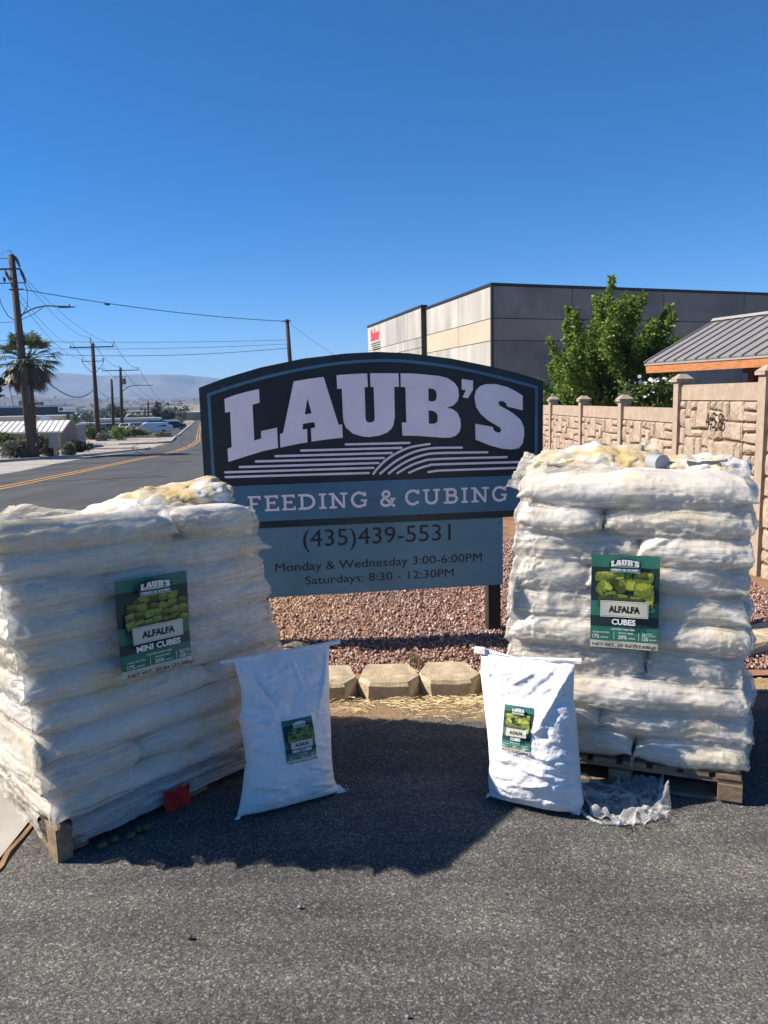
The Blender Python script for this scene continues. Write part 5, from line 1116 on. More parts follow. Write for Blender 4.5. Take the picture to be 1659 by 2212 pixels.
def stack(name, label, FLb, FRb, BLb, BRb, tops, zb, nlay, seed, splits, sheet_z, extra_bags, pal_z, film_bot):
    base = [np.array(p, float) for p in (FLb, FRb, BLb, BRb)]; tp = [np.array(p, float) for p in tops]
    def mp_(s, t, w):
        s, t, w = [np.asarray(a)[..., None] for a in (s, t, w)]
        lo = (base[0]*(1-s)+base[1]*s)*(1-t)+(base[2]*(1-s)+base[3]*s)*t; hi = (tp[0]*(1-s)+tp[1]*s)*(1-t)+(tp[2]*(1-s)+tp[3]*s)*t; return lo+(hi-lo)*w
    g = np.random.default_rng(seed); org = (base[0]+base[1])/2; org[2] = 0
    t_ = empty(name, label, 'wrapped pallet load', tuple(org)); allV = []; allF = []; nb = 0
    W0 = float(np.linalg.norm(base[1]-base[0])); D0 = float(np.linalg.norm(base[2]-base[0])); H0 = float(tp[0][2]-base[0][2])
    for L in range(nlay):
        w0, w1 = L/nlay, (L+1)/nlay
        for (ta, tb) in ((0, .5), (.5, 1)):
            sp_ = splits[(L+(ta > 0)) % len(splits)]+g.uniform(-.02, .02); ed_ = [0]+([sp_] if sp_ > 0 else [])+[1]
            for k in range(len(ed_)-1):
                s0, s1 = ed_[k], ed_[k+1]; V, F = pillow(1, 1, 1, 28, 20, 0.0, seed*100+L*10+k)
                js, jt = g.uniform(-.018, .018)/W0, g.uniform(-.022, .012)/D0
                U_ = V[:, 0]*2; Y_ = V[:, 1]*2; cr = (np.abs(U_)*np.abs(Y_))**5*(g.uniform(-1.0, -.1) if not (name == 'mini_cube_load' and k == 0) else g.uniform(-.4, .9))
                s_ = (s0+s1)/2+V[:, 0]*(s1-s0)*1.035+js+np.sign(U_)*cr*.022/W0*np.where(((s0 == 0) & (U_ < 0)) | ((s1 == 1) & (U_ > 0)), 1.6, .4)
                tt = (ta+tb)/2+V[:, 1]*(tb-ta)*1.035+jt+np.sign(Y_)*cr*.018/D0
                sag = -.10*(1-U_**2).clip(0)*np.sin((s0+k)*5+L) # slight sag per bag
                ww = (w0+w1)/2+V[:, 2]*(w1-w0)*1.34-np.abs(cr)*.1*(w1-w0)+sag*(w1-w0)*.5+g.uniform(-.05, .05)*(w1-w0)
                P = mp_(s_, tt, ww); P = P+np.stack([P[:, 0]*0, P[:, 0]*0, .022*vn(P*np.array([2.6, 2.6, 3.0]), seed)*np.clip((P[:, 2]-.13)/.1, 0, 1)], 1); c = P.mean(0); dn = P-c; dn[:, 2] *= .4; dn /= np.linalg.norm(dn, axis=1)[:, None]+1e-9
                a_ = fbm(P*np.array([5, 5, 9]), seed+L*3+k, 3)[:, None]*.013+fbm(P*np.array([20, 20, 46]), seed+L+k*5, 3)[:, None]*.0045
                P = P+dn*a_; o = link('bag', mesh_np('bag', P-org, F, M['bag_stack'], smooth=True), t_)
                allV.append(P); allF.append(F+nb); nb += len(P)
    # pallet
    def pb(nm, s0, s1, t0, t1, z0, z1, par, mat=M['pallet']):
        q = [mp_(s0, t0, 0), mp_(s1, t0, 0), mp_(s1, t1, 0), mp_(s0, t1, 0)]; V = [(p[0]-org[0], p[1]-org[1], z0) for p in q]+[(p[0]-org[0], p[1]-org[1], z1) for p in q]
        F = [(3, 2, 1, 0), (4, 5, 6, 7), (0, 1, 5, 4), (1, 2, 6, 5), (2, 3, 7, 6), (3, 0, 4, 7)]; o = MB().add(V, F).build(nm, mat, par)
        V = np.array(V)+org; allV.append(V); allF.append(np.array(F)+0); return o
    pal = empty('pallet', None, None); pal.parent = t_
    zt = zb-.004; n_main = len(allV)
    for k in range(8): pb('deck_board', .0+k*.1275, .0+k*.1275+.1, .0, 1, zt-.018, zt, pal)
    for s_ in (.0, .45, .90):
        for q in (.0, .45, .89): pb('block', s_+.002, s_+.098, q-(.012 if q == 0 else 0), q+.11, .020, zt-.038, pal, M['pallet'])
    for q in (.0, .45, .89): pb('stringer_board', .0, 1, q+.005, q+.105, zt-.036, zt-.020, pal)
    for q in (.003 if name != 'mini_cube_load' else .06, .45, .89): pb('bottom_board', .0 if q > .01 or name != 'mini_cube_load' else .1, 1, q, q+.11, .002, .018, pal)
    if name == 'mini_cube_load':
        o_, n2 = np.array(LP(0, 0, 0)), np.array([Ln.x, Ln.y, 0]); u2 = np.array([Lf.x, Lf.y, 0]); V = []
        for j in range(6):
            for i_ in range(9):
                a = .405+.115*i_/8+.004*math.sin(j*2.1)*(i_ in (0, 8)); z = .022+.085*j/5+.006*math.sin(i_*1.7)*(j in (0, 5)); V.append(o_+u2*a+n2*(.052+.003*math.sin(i_*1.1+j*.9))+np.array([0, 0, z])-org)
        cb = [(-.004, .0), (.05, .0)]; MB().add([tuple(o_+u2*a+n2*d+np.array([0, 0, z])-org) for z in (.0, .13) for a, d in ((-.010, -.05), (-.010, .026), (.046, .026), (.046, -.05))], [(3, 2, 1, 0), (4, 5, 6, 7), (0, 1, 5, 4), (1, 2, 6, 5), (2, 3, 7, 6), (3, 0, 4, 7)]).build('corner_post', M['pallet'], t_)
        MB().add(V, [(j*9+i_, j*9+i_+1, j*9+i_+10, j*9+i_+9) for j in range(5) for i_ in range(8)]).build('red_tape', M['red'], t_)
    # extra bags on top
    for (c, sz, rz, ry, rx, ms) in extra_bags:
        V, F = pillow(*sz, 70, 54, -.03, 5, .5, 3.6); V = wrinkle(V, .026, int(c[0]*50)+3, (7, 7, 12)); V = wrinkle(V, .016, 9, (22, 14, 22)); V = wrinkle(V, .005, 19, (60, 40, 50))
        Rm = np.array(Matrix.Rotation(rz, 3, 'Z') @ Matrix.Rotation(ry, 3, 'Y') @ Matrix.Rotation(rx, 3, 'X')); P = V @ Rm.T+np.array(c)
        link('bag', mesh_np('bag', P-org, F, M[ms], smooth=True), t_)
    # film by ray casting on the bags
    if name == 'mini_cube_load':
        q = [mp_(a, b_, 0) for a, b_ in ((-.004, -.004), (1.004, -.004), (1.004, 1.004), (-.004, 1.004))]; nb2 = sum(len(x) for x in allV[:n_main])
        V2 = np.array([(p[0], p[1], z) for z in (0, .13) for p in q]); allV.insert(n_main, V2); allF.insert(n_main, np.array([(i, (i+1) % 4, 4+(i+1) % 4, 4+i) for i in range(4)])+nb2); n_main += 1
    V = np.concatenate(allV[:n_main]); F = np.concatenate(allF[:n_main]); bvh = BVHTree.FromPolygons(V.tolist(), F.tolist())
    NA, NZ = 540, 190; zs_ = np.linspace(film_bot, 1.0, NZ); dist = np.full((NZ, NA), np.nan); O = np.zeros((NZ, NA, 3)); Dn = np.zeros((NZ, NA, 3))
    ang = np.linspace(0, 2*math.pi, NA, endpoint=False)
    cs, sn = np.cos(ang), np.sin(ang); rr = 1/np.maximum(np.abs(cs), np.abs(sn)); rr = rr*.5
    so_, to_ = .5+cs*rr*1.5, .5+sn*rr*1.5; si_, ti_ = so_.clip(.12, .88), to_.clip(.12, .88)
    so2, to2 = si_+(so_-si_)*1.0, ti_+(to_-ti_)*1.0
    for j, w in enumerate(zs_):
        a_ = mp_(so2, to2, np.full(NA, w)); a_[:, 2] = mp_(so2.clip(0, 1), to2.clip(0, 1), np.full(NA, w))[:, 2]; b_ = mp_(si_, ti_, np.full(NA, w))
        for i in range(NA):
            o_ = Vector(a_[i]); d_ = Vector(b_[i])-o_; d_.z = 0; ln = d_.length; d_.normalize(); O[j, i] = o_; Dn[j, i] = d_
            h = bvh.ray_cast(o_, d_, ln*1.5)
            if h[0] is not None: dist[j, i] = h[3]
    med = np.nanmedian(dist, axis=0)
    for j in range(NZ):
        bad = np.isnan(dist[j]); 
        if bad.any():
            src = [q for q in range(j, min(j+12, NZ))]+[q for q in range(j, max(j-12, -1), -1)]
            for i in np.where(bad)[0]:
                vals = [dist[q, i] for q in src if not np.isnan(dist[q, i])]; dist[j, i] = vals[0] if vals else med[i]
    def blur(a, ax, r_, wrap):
        k = np.exp(-.5*(np.arange(-3*r_, 3*r_+1)/r_)**2); k /= k.sum(); out = np.zeros_like(a)
        for q, kk in zip(range(-3*r_, 3*r_+1), k):
            if wrap: out += kk*np.roll(a, q, ax)
            else: idx = np.clip(np.arange(a.shape[0])+q, 0, a.shape[0]-1); out += kk*a[idx]
        return out
    ds = blur(blur(dist, 0, 9, False), 1, 5, True)
    pts = (O+Dn*dist[..., None]).reshape(-1, 3)
    fold = (1-np.abs(vn(pts*np.array([5, 5, 13])+vn(pts*4, 3)[:, None]*.8, seed+2)))**6
    dd = np.minimum(dist-.003, .28*dist+.72*ds-.004)-.009*fold.reshape(NZ, NA)
    fr = (1-np.abs(fbm(pts*np.array([11, 11, 34])+1.2*vn(pts*9, 5)[:, None], seed+9, 3)).clip(0, 1))**4; cr_ = (1-np.abs(vn(pts*np.array([34, 34, 20])+1.5*vn(pts*14, 6)[:, None], seed+4)))**5
    dd = dd-.0075*fr.reshape(NZ, NA)-.0035*cr_.reshape(NZ, NA)*(.3+.7*(vn(pts*3, 12) > 0).reshape(NZ, NA))-.004*np.abs(fbm(pts*np.array([3, 3, 40]), seed, 3)).reshape(NZ, NA)
    P = O+Dn*dd[..., None]; rows = [P[j] for j in range(NZ)]
    if film_bot < .0:
        pass
    cen = mp_(.5, .5, 1.0)
    for k, (f_, dz) in enumerate(((.03, .006), (.08, .012), (.15, .010), (.24, .004))):
        b_ = P[-1]*(1-f_)+cen*f_; b_[:, 2] = P[-1][:, 2]+dz+.018*fbm(b_*9, 7+k); rows.append(b_)
    A_ = np.stack(rows); nz = len(rows); per = np.concatenate([[0], np.cumsum(np.linalg.norm(np.diff(A_[NZ//2], axis=0), axis=1))])
    A2 = np.concatenate([A_, A_[:, :1]], 1); per = np.append(per, per[-1]+.02)
    uv = np.stack([np.broadcast_to(per, (nz, NA+1)), A2[..., 2]+np.arange(nz)[:, None]*0.0], -1).reshape(-1, 2)+seed*3.3
    i = np.arange((nz-1)*(NA+1)).reshape(nz-1, NA+1)[:, :-1].ravel(); F = np.stack([i, i+1, i+NA+2, i+NA+1], 1)
    Vf = A2.reshape(-1, 3)
    return t_, org, Vf, F, uv, base, tp
def finish_film(t_, org, Vf, F, uv, pO, pU, pN, rect, depth, name='stretch_wrap'):
    """keep the film behind the poster plane inside the poster rectangle"""
    r = Vf-np.array(pO); a = r @ np.array(pU); b_ = r[:, 2]; c = r @ np.array(pN)
    ins = np.minimum.reduce([a-rect[0]+.03, rect[1]+.03-a, b_-rect[2]+.03, rect[3]+.03-b_])
    k = np.clip(ins/.03, 0, 1)*(c > -.12); tgt = np.minimum(c, depth-.004); Vf = Vf+np.array(pN)[None]*((tgt-c)*k)[:, None]
    link(name, mesh_np(name, Vf-org, F, M['film'], smooth=True, uv=uv), t_)

def dense_band(t_, org, Vf, uv, z0, z1, keep):
    """gathered lower edge of the wrap, a denser skin just outside the film"""
    NA = 541; G = Vf.reshape(-1, NA, 3); U = uv.reshape(-1, NA, 2); js = [j for j in range(190) if G[j, :, 2].min() < z1]; G = G[js].copy(); U = U[js]
    c = G[..., :2].mean((0, 1)); d = G[..., :2]-c; d /= np.linalg.norm(d, axis=2)[..., None]; G[..., :2] += d*.004
    nz = len(js); i = np.arange((nz-1)*NA).reshape(nz-1, NA)[:, :-1].ravel(); F = np.stack([i, i+1, i+NA+1, i+NA], 1); P = G.reshape(-1, 3); cen_ = P[F].mean(1)
    F = F[(cen_[:, 2] < z1+.012*np.sin(cen_[:, 0]*9)) & keep(cen_)]
    link('gathered_wrap', mesh_np('gathered_wrap', P-org, F, M['film_dense'], smooth=True, uv=U.reshape(-1, 2)), t_)
def poster_on(t_, org, pO, pU, pN, rect, mini, tilt=0.0, bend=0.0):
    U_ = Vector(pU); Nn = Vector(pN); O_ = Vector(pO)-Vector(org)
    def fn(u, v, l):
        a = rect[0]+(rect[1]-rect[0])*u; b_ = rect[2]+(rect[3]-rect[2])*v+tilt*(u-.5)
        c = bend*math.sin(v*7+u*2)*.002+.0015*math.sin(u*9+v*4)
        p = O_+U_*a+Vector((0, 0, b_))+Nn*(c+l); return tuple(p)
    link('poster', poster_mesh('poster', mini, fn, .0007), t_)

Lf = Vector((.68088625, .73238918, 0)); Ln = Vector((Lf.y, -Lf.x, 0))
def LP(s, t, z): p = Vector((-1.2, 2.551, 0))+Lf*s-Ln*t; return (p.x, p.y, z)
lt = stack('mini_cube_load', 'left pallet load of stacked white feed bags in stretch film with a mini cubes poster',
  LP(.0, .0, .125), LP(1.15, .0, .125), (-1.86, 3.28, .125), LP(1.12, .80, .125),
  [(-1.32, 2.50, 1.255), (-.565, 3.25, 1.165), (-1.96, 3.15, 1.06), (-.92, 3.66, 1.13)],
  .125, 10, 5, [.52, .34, .0, .66, .47, .60], 0,
  [((-1.02, 3.36, 1.165), (.66, .44, .15), R(28), R(-10), 0, 'bag_top')], 0, -.075)
def red_gap(c):
    s = (c[:, 0]+1.2)*.68+(c[:, 1]-2.551)*.73; d = (c[:, 0]+1.2)*.732-(c[:, 1]-2.551)*.681
    return (((s < .05+.01*np.sin(c[:, 2]*60)) & (c[:, 2] < .15))) & (d > -.12)
_c = lt[2][lt[3]].mean(1); lt = (lt[0], lt[1], lt[2], lt[3][~red_gap(_c)], lt[4])
dense_band(lt[0], lt[1], lt[2], lt[4], .04, .165, lambda c: ((c[:, 0]+1.2)*.68+(c[:, 1]-2.551)*.73 > .055) & ~red_gap(c))
lt_rect = (.265, .565, .608, .978)
lpO = tuple(Vector((-1.2, 2.551, 0))+Ln*.0); 
finish_film(lt[0], lt[1], lt[2], lt[3], lt[4], lpO, tuple(Lf), tuple(Ln), lt_rect, .046)
poster_on(lt[0], lt[1], tuple(Vector(lpO)+Ln*.055), tuple(Lf), tuple(Ln), lt_rect, True, -.012, 1)
Rf = Vector((.93616536, -.35155997, 0)); Rn = Vector((Rf.y, -Rf.x, 0))
def RP(s, t, z): p = Vector((.44, 3.16, 0))+Rf*s-Rn*t; return (p.x, p.y, z)
rt = stack('cube_load', 'right pallet load of stacked white feed bags in stretch film with an alfalfa cubes poster',
  RP(.08, .0, .125), RP(1.0, .0, .125), RP(.10, .95, .125), RP(1.02, .95, .125),
  [RP(.10, .0, 1.30), RP(.975, .0, 1.29), RP(.12, .95, 1.28), RP(.98, .95, 1.26)],
  .125, 10, 9, [.53, .40, .0, .62, .48, .0, .36], 0,
  [((.97, 3.47, 1.31), (.52, .34, .12), R(-12), R(-2), R(6), 'bag_top'), ((.84, 3.33, 1.275), (.44, .28, .09), R(-20), R(2), R(5), 'bag_top'), ((1.36, 3.22, 1.295), (.36, .30, .08), R(-22), R(2), R(4), 'bag_top')], 0, -.02)
rt_rect = (.4165, .672, .615, .990)
rpO = tuple(Vector((.44, 3.16, 0)))
finish_film(rt[0], rt[1], rt[2], rt[3], rt[4], rpO, tuple(Rf), tuple(Rn), rt_rect, .036)
poster_on(rt[0], rt[1], tuple(Vector(rpO)+Rn*.044), tuple(Rf), tuple(Rn), rt_rect, False, .004, 1)
# loose film tails at the top corners of the right load
def film_patch(parent, org, corners, amp, seed, name='film_tail'):
    c = [np.array(p, float) for p in corners]; n = 22; s, t = np.meshgrid(np.linspace(0, 1, n), np.linspace(0, 1, n)); s = s.ravel()[:, None]; t = t.ravel()[:, None]
    P = (c[0]*(1-s)+c[1]*s)*(1-t)+(c[3]*(1-s)+c[2]*s)*t; nrm = np.cross(c[1]-c[0], c[3]-c[0]); nrm /= np.linalg.norm(nrm)
    P = P+nrm*(fbm(P*22, seed, 3)*amp)[:, None]; i = np.arange((n-1)*n).reshape(n-1, n)[:, :-1].ravel(); F = np.stack([i, i+1, i+n+1, i+n], 1)
    uv = np.concatenate([s*.4, t*.4], 1); return link(name, mesh_np(name, P-np.array(org), F, M['film'], smooth=True, uv=uv), parent)
film_patch(rt[0], rt[1], [(.50, 3.12, 1.24), (.66, 3.08, 1.27), (.70, 3.28, 1.37), (.62, 3.36, 1.36)], .02, 3)
film_patch(rt[0], rt[1], [(.62, 3.14, 1.27), (.95, 3.00, 1.28), (.98, 3.2, 1.33), (.70, 3.30, 1.37)], .02, 4)
film_patch(rt[0], rt[1], [(1.30, 2.88, 1.25), (1.41, 2.86, 1.24), (1.42, 3.0, 1.34), (1.34, 3.05, 1.345)], .02, 5)
film_patch(rt[0], rt[1], [(1.14, 3.52, 1.30), (1.22, 3.45, 1.30), (1.25, 3.5, 1.41), (1.19, 3.56, 1.38)], .02, 6)
film_patch(lt[0], lt[1], [(-.98, 3.0, 1.20), (-.66, 3.25, 1.16), (-.78, 3.45, 1.24), (-1.05, 3.3, 1.25)], .02, 8)
# paper label ends on top of the right load
for c_, a in (((.70, 3.20, 1.335), .1), ((1.30, 3.10, 1.345), -.35)):
    mb = MB(); u_ = Vector((math.cos(a), math.sin(a), 0)); w_ = Vector((-math.sin(a), math.cos(a), .12)); o_ = Vector(c_)-Vector(rt[1])
    V = [o_+u_*(i/6-.5)*.2+w_*(j*.045)+Vector((0, 0, .008*math.sin(i*1.3+j))) for j in range(2) for i in range(7)]; mb.add(V, [(i, i+1, i+8, i+7) for i in range(6)]); mb.build('sewn_tag', M['p_cream'], rt[0])
# grey film roll end
t = empty('film_roll', 'grey cylinder end of a film roll wedged among the bags on the right load', 'film roll')
c0 = Vector((1.155, 3.17, 1.322)); c1 = c0+Vector((-.02, .07, .004)); mb = MB(); mb.tube([c1, c0], .034, 24); mb.build('roll', plain('grey_core', (.27, .29, .31), .5, .1), t); MB().tube([c0+(c1-c0)*.04, c0+(c0-c1)*.012], [.037, .036], 24).build('end_rim', M['car_grey'], t); MB().tube([c0+(c0-c1)*.013, c0+(c0-c1)*.018], [.032, .032], 24).build('end_plate', plain('end_grey', (.25, .27, .30), .5, .1), t)

# standing bags
def standing(name, label, A_, u_, v_, left, right, Tm, folds, seed, lab_rect, mini, seam, ears, lab_name='label', tcurve=None):
    A_, u_, v_ = Vector(A_), Vector(u_).normalized(), Vector(v_).normalized(); n_ = u_.cross(v_).normalized(); n_ = n_ if n_.y < 0 else -n_
    t = empty(name, label, 'feed bag', tuple(A_))
    lv = [p[1] for p in left]; lx = [p[0] for p in left]; rv = [p[1] for p in right]; rx = [p[0] for p in right]; top = seam[0]
    NU, NV = 110, 150
    def LX(v): return np.interp(v, lv, lx)
    def RX(v): return np.interp(v, rv, rx)
    def T(v):
        w = np.clip(v/top, 0, 1); return np.interp(w, [0, .03, .08, .2, .45, .7, .9, 1], [.0, .10, .145, .185, .175, .125, .055, .004])*Tm/.185
    def surf(x, v, side=1, dc=0.0):
        x = np.asarray(x, float); v = np.asarray(v, float); l, r_ = LX(v), RX(v); q = (2*(x-l)/(r_-l)-1).clip(-1, 1)
        gq = (1-np.abs(q)**2.8).clip(0)**.6; d = T(v)*(.55 if side > 0 else .45)*gq
        P3 = np.stack([x*1.0, v, x*0+seed], -1).reshape(-1, 3)
        wr = fbm(P3*np.array([7, 9, 1]), seed, 3).reshape(x.shape)*.0095+fbm(P3*np.array([9, 46, 1]), seed+5, 3).reshape(x.shape)*.0085*np.abs(q)**1.1*np.clip(1.15-v/top, .15, 1)+fbm(P3*np.array([42, 60, 1]), seed+8, 3).reshape(x.shape)*.0028
        lm = (1-np.clip((np.abs(x-(lab_rect[0]+lab_rect[1])/2)-(lab_rect[1]-lab_rect[0])/2)/.02, 0, 1))*(1-np.clip((np.abs(v-(lab_rect[2]+lab_rect[3])/2)-(lab_rect[3]-lab_rect[2])/2)/.02, 0, 1)) if side > 0 else 0
        wr = wr*(1-.88*lm)
        if side > 0:
            for (x0, v0, x1, v1, sg_, am) in folds:
                dx, dv = x1-x0, v1-v0; L2 = dx*dx+dv*dv; tt = ((x-x0)*dx+(v-v0)*dv)/L2; tc = tt.clip(0, 1); dd = np.hypot(x-(x0+dx*tc), v-(v0+dv*tc)); wr = wr+1.5*am*np.exp(-(dd/sg_)**2)*np.sin(np.clip(tt, 0, 1)*math.pi)**.5
        d = d+wr*np.clip(gq*2.2, 0, 1)*np.clip((top-v)/.05, .15, 1)*np.clip(v/.02+.2, 0, 1)
        d = d*(1 if side > 0 else -1)+dc
        d = np.where(side > 0, np.maximum(d, -.02), d)
        p = np.stack([u_.x*x+v_.x*v+n_.x*d, u_.y*x+v_.y*v+n_.y*d, u_.z*x+v_.z*v+n_.z*d], -1)
        p[..., 2] = np.maximum(p[..., 2], .009-A_.z); return p
    vv = np.concatenate([np.linspace(0, .03, 8)[:-1], np.linspace(.03, top, NV-7)]); q = np.sin(np.linspace(-1, 1, NU)*math.pi/2)
    VV, QQ = np.meshgrid(vv, q, indexing='ij'); XX = LX(VV)+(QQ+1)/2*(RX(VV)-LX(VV))
    a = surf(XX, VV, 1); b_ = surf(XX, VV, -1); n1 = NU*NV
    i = np.arange((NV-1)*NU).reshape(NV-1, NU)[:, :-1].ravel(); F1 = np.stack([i, i+1, i+NU+1, i+NU], 1); F2 = F1[:, ::-1]+n1
    link('sack', mesh_np('sack', np.concatenate([a.reshape(-1, 3), b_.reshape(-1, 3)]), np.concatenate([F1, F2]), M['bag_single'], smooth=True), t)
    # sewn seam across the top
    xs2 = [p[0] for p in seam[1]]; ns = 60; X = np.linspace(xs2[0], xs2[-1], ns); lo = np.interp(X, xs2, [p[1] for p in seam[1]]); hi = np.interp(X, xs2, [p[2] for p in seam[1]]); dp = .006*np.array([float(vn(np.array([[x*14, seed, 0]]), 3)[0]) for x in X])
    V = []
    for th in (-.003, .003):
        for vvv in (lo, (lo+hi)/2, hi):
            for x, y, d in zip(X, vvv, dp): p = u_*x+v_*y+n_*(d+th+(.003*th/.003 if vvv is not lo and vvv is not hi else 0)); V.append(tuple(p))
    F = [(k*ns+i, k*ns+i+1, (k+1)*ns+i+1, (k+1)*ns+i) for k in (0, 1, 3, 4) for i in range(ns-1)]+[(2*ns+i, 2*ns+i+1, 5*ns+i+1, 5*ns+i) for i in range(ns-1)]+[(i, i+1, 3*ns+i+1, 3*ns+i) for i in range(ns-1)]
    link('top_seam', mesh_np('top_seam', np.array(V), F, M['bag_single'], smooth=False), t)
    for (pts, d) in ears:
        n = len(pts); V = [tuple(u_*x+v_*y+n_*(d+.002*((k*7) % 3-1))) for k, (x, y) in enumerate(pts)]; V2 = [tuple(Vector(p)+n_*.006) for p in V]
        V = [(p[0], p[1], max(p[2], .006)) for p in V]; V2 = [(p[0], p[1], max(p[2], .008)) for p in V2]
        MB().add(V+V2, [tuple(range(n))[::-1], tuple(range(n, 2*n))]+[(i, (i+1) % n, n+(i+1) % n, n+i) for i in range(n)]).build('corner_flap', M['bag_single'], t)
    (l0, l1, b0, b1, skew) = lab_rect
    mb = MB()
    for l, mi, V, F in poster_geo(mini):
        V = np.array(V); x = l0+(l1-l0)*V[:, 0]+skew*(V[:, 1]-.5); v = b0+(b1-b0)*V[:, 1]; p = surf(x, v, 1, .0016+l*.0006); mb.add([tuple(k) for k in p], F, mi)
    mb.build('label', PMATS, t)
    return t
standing('standing_bag', 'white feed bag with a mini cubes label leaning on the corner of the left load', (-.616, 2.797, 0), (.905, .425, 0), (-.1027, .219, .9703),
  [(.010, 0), (.030, .05), (.046, .1), (.0615, .1687), (.0729, .2025), (.0735, .257), (.0707, .3307), (.0628, .3762), (.0792, .4207), (.0864, .4931), (.070, .6036)],
  [(.452, 0), (.436, .04), (.4273, .068), (.4269, .1442), (.4418, .275), (.4503, .389), (.468, .5412), (.4801, .604)], .17,
  [(.07, .60, .215, .37, .010, .011), (.12, .60, .24, .30, .012, -.006), (.47, .58, .38, .36, .012, .009), (.30, .60, .33, .44, .009, .004), (.09, .36, .20, .33, .008, .006), (.08, .27, .2, .22, .007, .005), (.43, .20, .34, .23, .008, .005), (.42, .11, .31, .15, .008, .006), (.07, .12, .22, .09, .008, .005), (.44, .05, .30, .08, .007, .006)],
  21, (.2125, .341, .1815, .347, .002), True, (.604, [(.0155, .6045, .616), (.15, .601, .6175), (.30, .602, .6175), (.45, .603, .6205), (.529, .605, .6235)]),
  [([(.43, .0), (.468, -.002), (.466, .008), (.445, .035), (.43, .04)], .012), ([(.0, .0), (.02, -.002), (.03, .02), (.015, .015)], .012)])
standing('standing_bag', 'white feed bag with a cubes label half in sun leaning on the right load', (.420, 2.9126, 0), (.9152, -.4029, 0), (.0838, .1903, .9781),
  [(-.014, 0), (-.0184, .0061), (-.0288, .0697), (-.0259, .1412), (-.0361, .2218), (-.053, .3183), (-.0696, .41), (-.0858, .4913), (-.0873, .58)],
  [(.338, 0), (.3528, .0479), (.3426, .098), (.3299, .2001), (.3172, .3029), (.3082, .3805), (.2947, .4419), (.2927, .537), (.2934, .58)], .215,
  [(.29, .57, .17, .30, .013, .013), (.25, .56, .12, .42, .012, -.006), (.0, .57, -.04, .46, .01, -.006), (.06, .55, .20, .50, .009, .005), (.16, .54, .05, .47, .009, .006), (-.05, .5, .05, .52, .008, .005), (.12, .24, .24, .21, .008, .008), (.12, .17, .25, .15, .008, .008), (.13, .10, .24, .12, .008, .007), (.14, .30, .22, .34, .009, .006), (.33, .14, .22, .17, .008, -.004), (-.02, .1, .09, .06, .008, .005)],
  33, (.043, .1585, .2265, .398, -.001), False, (.575, [(-.115, .578, .600), (-.05, .576, .594), (.02, .573, .583), (.06, .5665, .577), (.12, .572, .583), (.22, .575, .592), (.3185, .578, .600)]),
  [([(-.022, .0), (-.03, -.002), (-.026, .02), (0, .03)], .015), ([(.31, -.002), (.342, -.002), (.346, .02), (.33, .03)], .012), ([(-.118, .575), (-.07, .574), (-.07, .603), (-.116, .603)], .004)])
# stray thread on the left bag
MB().tube([(-.215, 2.93, .035), (-.19, 2.93, .05), (-.17, 2.925, .045), (-.18, 2.92, .07)], .0012, 4).build('loose_thread', M['wht'], label='loose white thread at the lower right corner of the mini cubes bag', cat='thread')

# crumpled clear film on the ground
n = 70; g_s, g_t = np.meshgrid(np.linspace(0, 1, n), np.linspace(0, 1, n)); s = g_s.ravel(); t_ = g_t.ravel()
c4 = [np.array(p) for p in ((.745, 2.675), (1.03, 2.655), (1.14, 2.93), (.76, 2.98))]
P2 = np.outer((1-s)*(1-t_), c4[0])+np.outer(s*(1-t_), c4[1])+np.outer(s*t_, c4[2])+np.outer((1-s)*t_, c4[3])
ed_ = np.minimum.reduce([s, 1-s, t_, 1-t_]); q3 = np.stack([P2[:, 0], P2[:, 1], s*0], 1)
P2 = P2+np.stack([fbm(q3*9, 61), fbm(q3*9, 62)], 1)*.028
hz = .008+.036*np.abs(fbm(q3*14, 63, 3))+.016*np.abs(fbm(q3*np.array([50, 30, 1]), 64, 2))+.022*np.exp(-(ed_/.05)**2)*(1+fbm(q3*20, 66))+.05*np.exp(-((s-1)**2+(t_-.5)**2)/.01)
V = np.concatenate([P2, hz[:, None]], 1); i = np.arange((n-1)*n).reshape(n-1, n)[:, :-1].ravel()
t0 = empty('film_scrap', 'crumpled clear plastic film lying on the asphalt in front of the right load', 'plastic film'); link('sheet', mesh_np('sheet', V, np.stack([i, i+1, i+n+1, i+n], 1), M['scrap'], smooth=True), t0)
def rope(name, pts, r, seed):
    P = dense3(pts, 8); g = random.Random(seed); rr = [r*(.6+.6*abs(math.sin(i*.8+seed)))*g.uniform(.7, 1.2) for i in range(len(P))]; rr[0] = rr[-1] = .002
    MB().tube([(p[0]+g.uniform(-.003, .003), p[1]+g.uniform(-.004, .004), max(.008, p[2])) for p in P], rr, 6).build(name, M['film2'], t0)
def dense3(pts, n):
    P = [np.array(p, float) for p in pts]; out = []
    for i in range(len(P)-1):
        p0, p1_, p2_, p3_ = P[max(i-1, 0)], P[i], P[i+1], P[min(i+2, len(P)-1)]
        for k in range(n): t = k/n; out.append(tuple(.5*((2*p1_)+(-p0+p2_)*t+(2*p0-5*p1_+4*p2_-p3_)*t*t+(-p0+3*p1_-3*p2_+p3_)*t**3)))
    return out+[tuple(P[-1])]
m, nt, b = newmat('gathered_film'); b.inputs['Base Color'].default_value = (.62, .62, .60, 1); b.inputs['Roughness'].default_value = .3; b.inputs['Alpha'].default_value = .5
bump(nt, b, noise(nt, coord(nt, (1, 1, 1)), 60, 4, .6, 1), 1.0, .01); M['film2'] = m
rope('gathered_edge', [(.73, 2.78, .02), (.77, 2.705, .015), (.84, 2.685, .014), (.93, 2.69, .016), (1.02, 2.735, .022), (1.06, 2.83, .035), (1.10, 2.93, .06)], .007, 1)
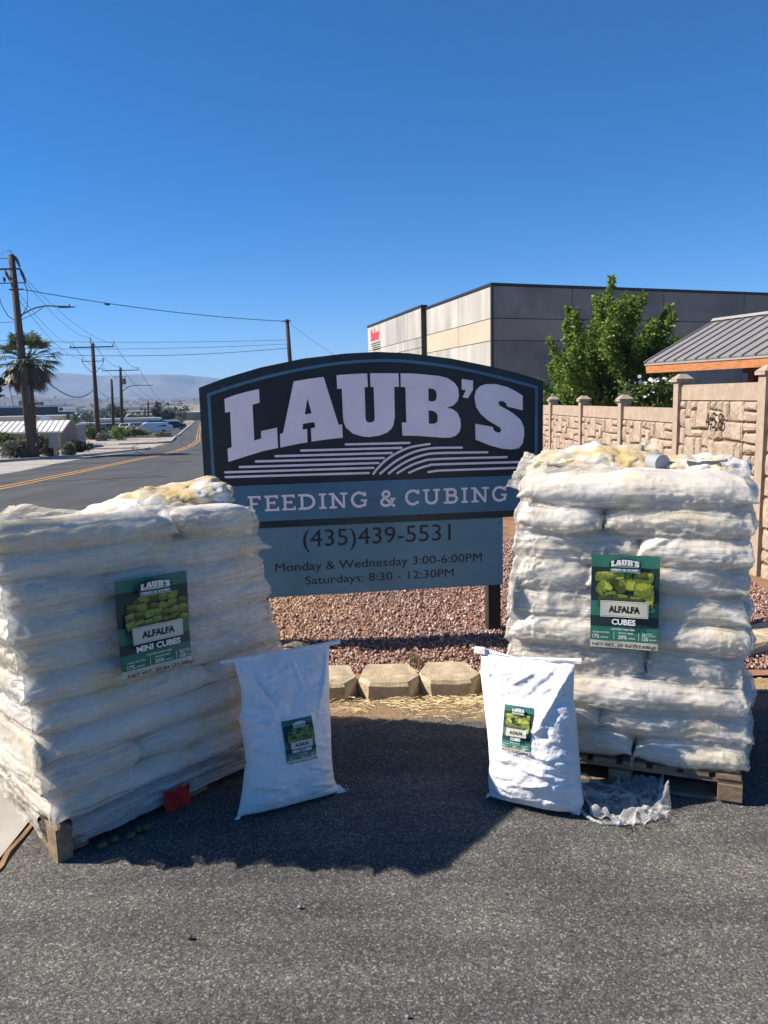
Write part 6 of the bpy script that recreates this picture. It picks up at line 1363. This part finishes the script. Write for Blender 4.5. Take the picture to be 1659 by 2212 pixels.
rope('gathered_edge', [(.74, 2.98, .03), (.80, 3.0, .05), (.85, 2.96, .03), (.92, 2.92, .03), (1.0, 2.86, .02)], .005, 3)
# alfalfa crumbs by the left pallet
crm = plain('alfalfa_crumb', (.10, .10, .05), .95, .3, 60, .5)
for k in range(5):
    px = -1.06+(0, .035, .085, .10, .13)[k]; py = 2.61+(0, .035, .06, .10, .11)[k]
    V, F = pillow(.026, .022, .02, 8, 8, 0, k, .22, 8); V = wrinkle(V, .004, k, (90, 90, 90)); tag(link('alfalfa_cube', mesh_np('alfalfa_cube', V, F, crm), loc=(px, py, .022)), ('fallen alfalfa cube nearest the corner of the left pallet', 'second fallen alfalfa cube from the left pallet corner', 'middle one of the fallen alfalfa cubes by the left pallet', 'fourth fallen alfalfa cube from the left pallet corner', 'fallen alfalfa cube farthest from the left pallet corner')[k], 'alfalfa cube', 'alfalfa cubes dropped by the left pallet')
for k, (x, y, s_) in enumerate(((-.62, 2.12, .008), (.03, 1.80, .005), (-.12, 1.66, .005), (.30, 1.72, .006), (-.3, 2.25, .006))):
    V, F = pillow(s_*2, s_*1.6, s_*1.4, 6, 6, 0, k, .3, 3); tag(link('pebble', mesh_np('pebble', V, F, M['rocks_pale'] if k else crm), loc=(x, y, .011+s_*.4)), ('dark pebble lying alone on the sunlit asphalt left of centre', 'pale pebble near the bottom centre of the asphalt', 'tiny pebble below the centre of the asphalt', 'tiny pebble right of the bottom centre of the asphalt', 'tiny pebble beside the edge of the big shadow')[k], 'pebble')

# ---------------------------------------------------------------- air
hb = MB(); hb.box(-6800, 6800, -60, 6700, -22, 320); hz_ = hb.build('haze', None, kind='stuff', label='pale blue distance haze over the valley and mesa', cat='haze')
m = bpy.data.materials.new('air_haze'); m.use_nodes = True; nt = m.node_tree; nt.nodes.clear(); out = nt.nodes.new('ShaderNodeOutputMaterial'); pv = nt.nodes.new('ShaderNodeVolumePrincipled')
pv.inputs['Color'].default_value = (.42, .66, 1.0, 1); pv.inputs['Density'].default_value = 1.9e-4; pv.inputs['Anisotropy'].default_value = .0
nt.links.new(pv.outputs[0], out.inputs['Volume']); hz_.data.materials.clear(); hz_.data.materials.append(m)
